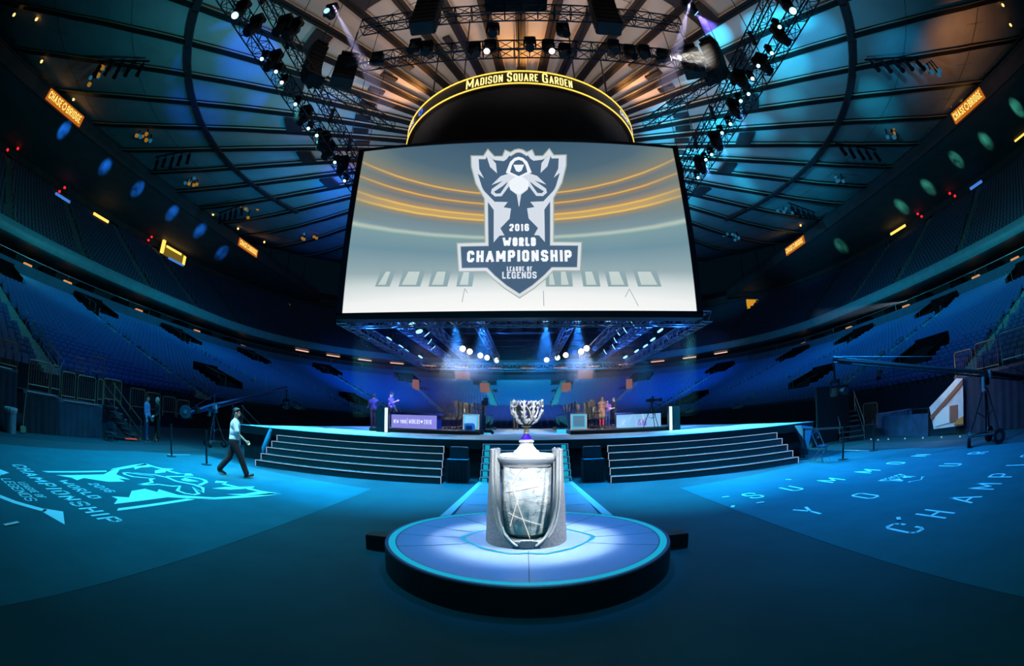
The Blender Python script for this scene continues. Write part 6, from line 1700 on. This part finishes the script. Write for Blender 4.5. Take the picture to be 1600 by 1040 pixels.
crane('large black camera crane on a three-wheeled dolly at the right side', (b.x, b.y, 0), piv.z, tipR, at_x(1612, 592, b.x + 3.0), .21, .62, .3, P('crane_black', (26, 30, 38), .4, .3))
b = at_z(334, 698, 0)
crane('blue lit camera crane on a wheeled tripod behind the walking man', (b.x, b.y, 0), at_y(335, 634, b.y).z, at_y(448, 606, 19.5), at_y(292, 646, b.y - .9), .16, .5, .9, P('crane_blue', (60, 84, 140), .35, .4))
mb = MB(); mb.lathe([(.001, -.06), (.26, -.05), (.27, 0), (.26, .05), (.001, .06)], n=20); c = mb.build('cable_reel', P('reel', (40, 60, 80), .5)); pr = at_y(290, 643, b.y - 1.4); c.location = pr; c.rotation_euler = (pi / 2, 0, .6); tag(c, 'round cable reel at the tail of the left camera crane', 'reel')
c2 = MB(); c2.bar((0, 0, -.09), (0, 0, .09), .08, 12); c2.build('reel_hub', steel, c)

# ================================================================== POSTS AND BARRIERS
def stanchion(x, y, lab, h=1.0, grp=None):
    t = thing('barrier_post', lab, 'barrier post', (x, y, 0), 0, grp)
    mb = MB(); mb.lathe([(.001, 0), (.17, 0), (.17, .02), (.05, .04), (.001, .045)], n=24); mb.build('base', black, t)
    mb = MB(); mb.bar((0, 0, .03), (0, 0, h), .032, 12); mb.bar((0, 0, h - .08), (0, 0, h), .042, 12); mb.build('post', black, t)
q = [at_z(x, y, 0) for x, y in ((268, 713), (323, 726), (1256, 717), (1317, 718), (1365, 704))]
for p, lab in zip(q, ('black barrier post near the left men, the farther of two', 'black barrier post just left of the walking man', 'black barrier post left of the folding chair', 'black barrier post right of the folding chair', 'black barrier post standing alone right of the folding chair')): stanchion(p.x, p.y, lab)
mb = MB(); a, b_ = q[2], q[3]; z = .93; mb.add([(a.x, a.y, z), (b_.x, b_.y, z), (b_.x, b_.y, z + .06), (a.x, a.y, z + .06)], [(0, 1, 2, 3)]); m_ = (a + b_) / 2
mb.add([(a.x, a.y + .01, z), (b_.x, b_.y + .01, z), (b_.x, b_.y + .01, z + .06), (a.x, a.y + .01, z + .06)], [(0, 3, 2, 1)]); tag(mb.build('barrier_belt', P('belt', (30, 44, 60), .7)), 'dark belt stretched between the two posts at the folding chair', 'belt')
c = at_z(1296, 722, 0); t = thing('folding_chair', 'black folding chair with a jacket over its back beside the right stairs', 'chair', (c.x, c.y + .5, 0), .35)
for sx in (-1, 1):
    mb = MB(); mb.bar((sx * .22, .25, .0), (sx * .22, -.2, .46), .014); mb.bar((sx * .22, -.28, .0), (sx * .22, .22, .92), .014); mb.build('leg', steel, t)
mb = MB(); mb.bevbox((0, 0, .46), (.46, .42, .03), .01); mb.build('seat', P('navy_vinyl', (40, 64, 96), .4), t); mb = MB(); mb.bevbox((0, .2, .82), (.46, .03, .24), .012); mb.build('backrest', P('navy_vinyl', (40, 64, 96), .4), t)
t2 = MB(); t2.bevbox((0, .17, .66), (.34, .10, .42), .05); t2.bevbox((-.1, .12, .52), (.3, .16, .14), .05); o = t2.build('jacket', P('jacket', (22, 24, 30), .9), loc=(c.x, c.y + .5, 0), rz=.35); tag(o, 'dark jacket with a red badge hanging on the folding chair', 'jacket')
c_ = MB(); c_.ell((.05, .10, .72), (.06, .03, .04), 8, 6); c_.build('red_badge', P('red_badge', (220, 60, 50), .5), o)
# tall black panel, cases, side stairs at the right
p = at_z(1300, 690, 0)
def at_ground(px, py): return at_z(px, py, 0)
A = at_y(1271, 632, 15.6); B_ = at_y(1330, 624, 15.2)
t = thing('black_panel', 'tall black masking panel behind the folding chair', 'panel', ((A.x + B_.x) / 2, 15.4, 0), 0)
L = B_.x - A.x; mb = MB(); mb.bevbox((0, 0, 1.25), (L, .12, 2.35), .02); mb.build('board', P('panel_cloth', (12, 18, 28), .9), t); mb = MB(); mb.bar((-L / 2 + .1, 0, 0), (-L / 2 + .1, 0, 1), .03); mb.bar((L / 2 - .1, 0, 0), (L / 2 - .1, 0, 1), .03); mb.build('support', black, t)
c = at_z(1226, 716, 0); t = thing('flight_case', 'pale blue lit case standing against the end of the right stairs', 'case', (c.x + .22, c.y + .6, 0), .2)
mb = MB(); mb.bevbox((0, 0, .34), (.34, .36, .66), .02); mb.build('body', P('case_blue', (150, 190, 205), .5), t); mb = MB(); mb.bar((-.08, -.19, .56), (.08, -.19, .56), .012); mb.build('handle', black, t)
t = thing('small_case', 'small black and white box on the floor beside the pale case', 'box', (c.x + .62, c.y + .45, 0), .2); mb = MB(); mb.bevbox((0, 0, .14), (.26, .24, .28), .01); mb.build('body', P('case_w', (170, 190, 200), .5), t); mb = MB(); mb.bar((0, -.125, .14), (0, -.14, .14), .08, 12); mb.build('speaker_cone', black, t)
mb = MB(); mb.add([(8.95, 12.4, 1.1), (9.5, 12.45, 1.0), (9.3, 12.5, .25), (9.0, 12.9, 1.1), (9.5, 12.95, 1.0), (9.3, 12.8, .25)], [(0, 1, 2), (3, 5, 4), (0, 2, 5, 3), (1, 4, 5, 2), (0, 3, 4, 1)]); tag(mb.build('corner_cloth', P('cloth_blue', (110, 160, 190), .8)), 'loose pale blue cloth hanging at the right front corner of the stage', 'cloth')
a = at_y(423, 672, 12.9); mb = MB(); mb.sweep([(a.x, 12.9, 1.12), (a.x - .05, 12.85, .85), (a.x - .18, 12.8, .45), (a.x - .22, 12.8, .3)], radii=[.05, .10, .12, .08], n=10); tag(mb.build('hanging_cloth', P('cloth_blue', (110, 160, 190), .8), smooth=True), 'small pale blue cloth hanging at the left front corner of the stage', 'cloth')
small_stairs((14.4, 16.2, 0), -.5, 6, 1.2, .21, .27, 'metal side stairs with handrails between the black panel and the right stand', steel)
# right wall, access stair with painted side, decks and rails
rx = 14.85
for i, (a, b, z0, z1) in enumerate(((4.2, 5.6, 2.2, 3.1), (5.8, 7.0, 2.1, 3.0), (7.2, 8.3, 2.0, 2.9), (8.5, 9.4, 1.95, 2.8), (14.2, 15.2, .5, 1.5))): guard_rail(1, rx, a, b, z0, z1, 'metal guard rail on the right side deck, %s from the right edge' % ORD[i], bronze_rail if i != 1 else P('green_rail', (90, 140, 120), .4, .5))
t = thing('seating_deck', 'curtained platform along the right edge under the metal rails', 'platform', (rx, 2.5, 0))
mb = MB(); mb.box((.9, 3.5, 1.95), (1.8, 7.0, .1)); mb.build('deck_board', deck_b, t)
mb = MB(); n = 110; vs_ = []
for k in range(n + 1): y = 7.0 * k / n; x = .03 * sin(k * 1.1) + .02 * sin(k * .4); vs_ += [(x, y, .01), (x * .5, y, 1.9)]
mb.add(vs_, [(2 * k, 2 * k + 2, 2 * k + 3, 2 * k + 1) for k in range(n)]); mb.build('curtain', drape2, t)
def on_r(px, py, X=14.6): return at_x(px, py, X)
t = thing('painted_stair_side', 'slanted white and blue painted side of a stair with a brown diagonal board', 'stair side')
def plate(name, pts, m, X, parent, th=.05):
    q_ = [on_r(px, py, X) for px, py in pts]; mb = MB(); n = len(q_)
    mb.add(q_ + [p_ + Vector((th, 0, 0)) for p_ in q_], [tuple(range(n)), tuple(reversed(range(n, 2 * n)))] + [(i, i + n, (i + 1) % n + n, (i + 1) % n) for i in range(n)]); return mb.build(name, m, parent)
plate('side_board', [(1452, 636), (1494, 591), (1504, 591), (1505, 664), (1459, 670)], P('pale_board', (190, 200, 204), .7, noise=(1.2, .25)), 14.6, t)
plate('diagonal_brace', [(1453, 650), (1500, 596), (1504, 592), (1504, 600), (1455, 656)], P('brown_board', (130, 84, 64), .7), 14.55, t)
plate('brown_patch', [(1484, 634), (1496, 632), (1496, 657), (1484, 660)], P('brown_board', (130, 84, 64), .7), 14.56, t)
plate('orange_patch', [(1494, 656), (1505, 650), (1505, 662), (1490, 664)], P('orange_board', (190, 120, 50), .7), 14.56, t)
plate('white_patch', [(1460, 640), (1483, 634), (1483, 660), (1461, 666)], P('white_board', (215, 215, 210), .7), 14.57, t)
spot((14.2, on_r(1480, 620).y, 3.2), (14.0, on_r(1480, 660).y, 0), 60, (.8, 1.0, .45), 70, .8, .1, 'stair_lamp')
area((12.6, on_r(1480, 620).y - .5, 2.4), on_r(1480, 635), 22, (1, .85, .7), .5, .5, 'stair_lamp')
# black mesh barrier in front of it
t = thing('mesh_barrier', 'low black barrier with posts in front of the painted stair side', 'barrier')
fp = [at_z(1419, 680, 0), at_z(1451, 681, 0), at_z(1497, 675, 0)]
mb = MB()
for p_ in fp: mb.bar(p_, p_ + Vector((0, 0, 1.05)), .035, 8)
mb.tube([p_ + Vector((0, 0, 1.03)) for p_ in fp], .025); mb.build('posts', black, t)
b0, b1 = at_z(1378, 680, 0), fp[1]; mb = MB(); mb.add([b0, b1, b1 + Vector((0, 0, .85)), b0 + Vector((0, 0, .85))], [(0, 1, 2, 3)]); mb.build('tarpaulin', P('tarp_blue', (44, 78, 112), .5, noise=(2, .4), bump=.3), t)
mb = MB(); p_ = at_z(1415, 672, 0); mb.bevbox((0, 0, .35), (2.1, .6, .7), .05); o = mb.build('covered_crate', P('tarp_pale', (70, 120, 170), .5, noise=(2, .4), bump=.3), loc=p_ + Vector((0.4, 1.2, .2)), rz=-.5); tag(o, 'blue covered crate behind the black barrier on the right', 'crate')
c_ = MB(); c_.box((0, 0, .71), (2.0, .5, .02)); c_.build('lid', P('lid_pale', (120, 170, 200), .5), o)
# bottle and scattered gear under the right crane, small floor lamps
mb = MB(); mb.lathe([(.001, 0), (.035, 0), (.036, .16), (.014, .20), (.014, .23), (.001, .23)], n=12); o = mb.build('water_bottle', P('bottle', (190, 210, 220), .2), loc=at_z(1549, 673, 0) + Vector((0, .3, .28))); tag(o, 'clear water bottle on the dolly of the right crane', 'bottle')
for i, (px, py) in enumerate(((1361, 687), (1372, 688), (1388, 687), (1414, 686), (1442, 685), (1471, 684), (1500, 683))):
    mb = MB(); mb.ell((0, 0, .03), (.035, .035, .03), 8, 5); tag(mb.build('floor_marker', P('marker', (200, 225, 240), .5, emit=(150, 180, 200), es=.9), loc=at_z(px, py, 0)), 'tiny pale floor marker in the row below the barrier, %s from the left' % ORD[i], 'floor marker', 'floor markers on the right')
for s, (px0, py0, px1, py1), lab in ((1, (1319, 703, 1362, 704), 'thin white tape line on the floor beside the lone barrier post'), (-1, (263, 710, 297, 710), 'thin white tape line on the floor beside the far left barrier post')):
    a, b = at_z(px0, py0, .01), at_z(px1, py1, .01); mb = MB(); ribbon(mb, [(a.x, a.y), (b.x, b.y)], .06, lambda x, y: (x, y, .01)); tag(mb.build('tape_line', white_cloth), lab, 'tape')
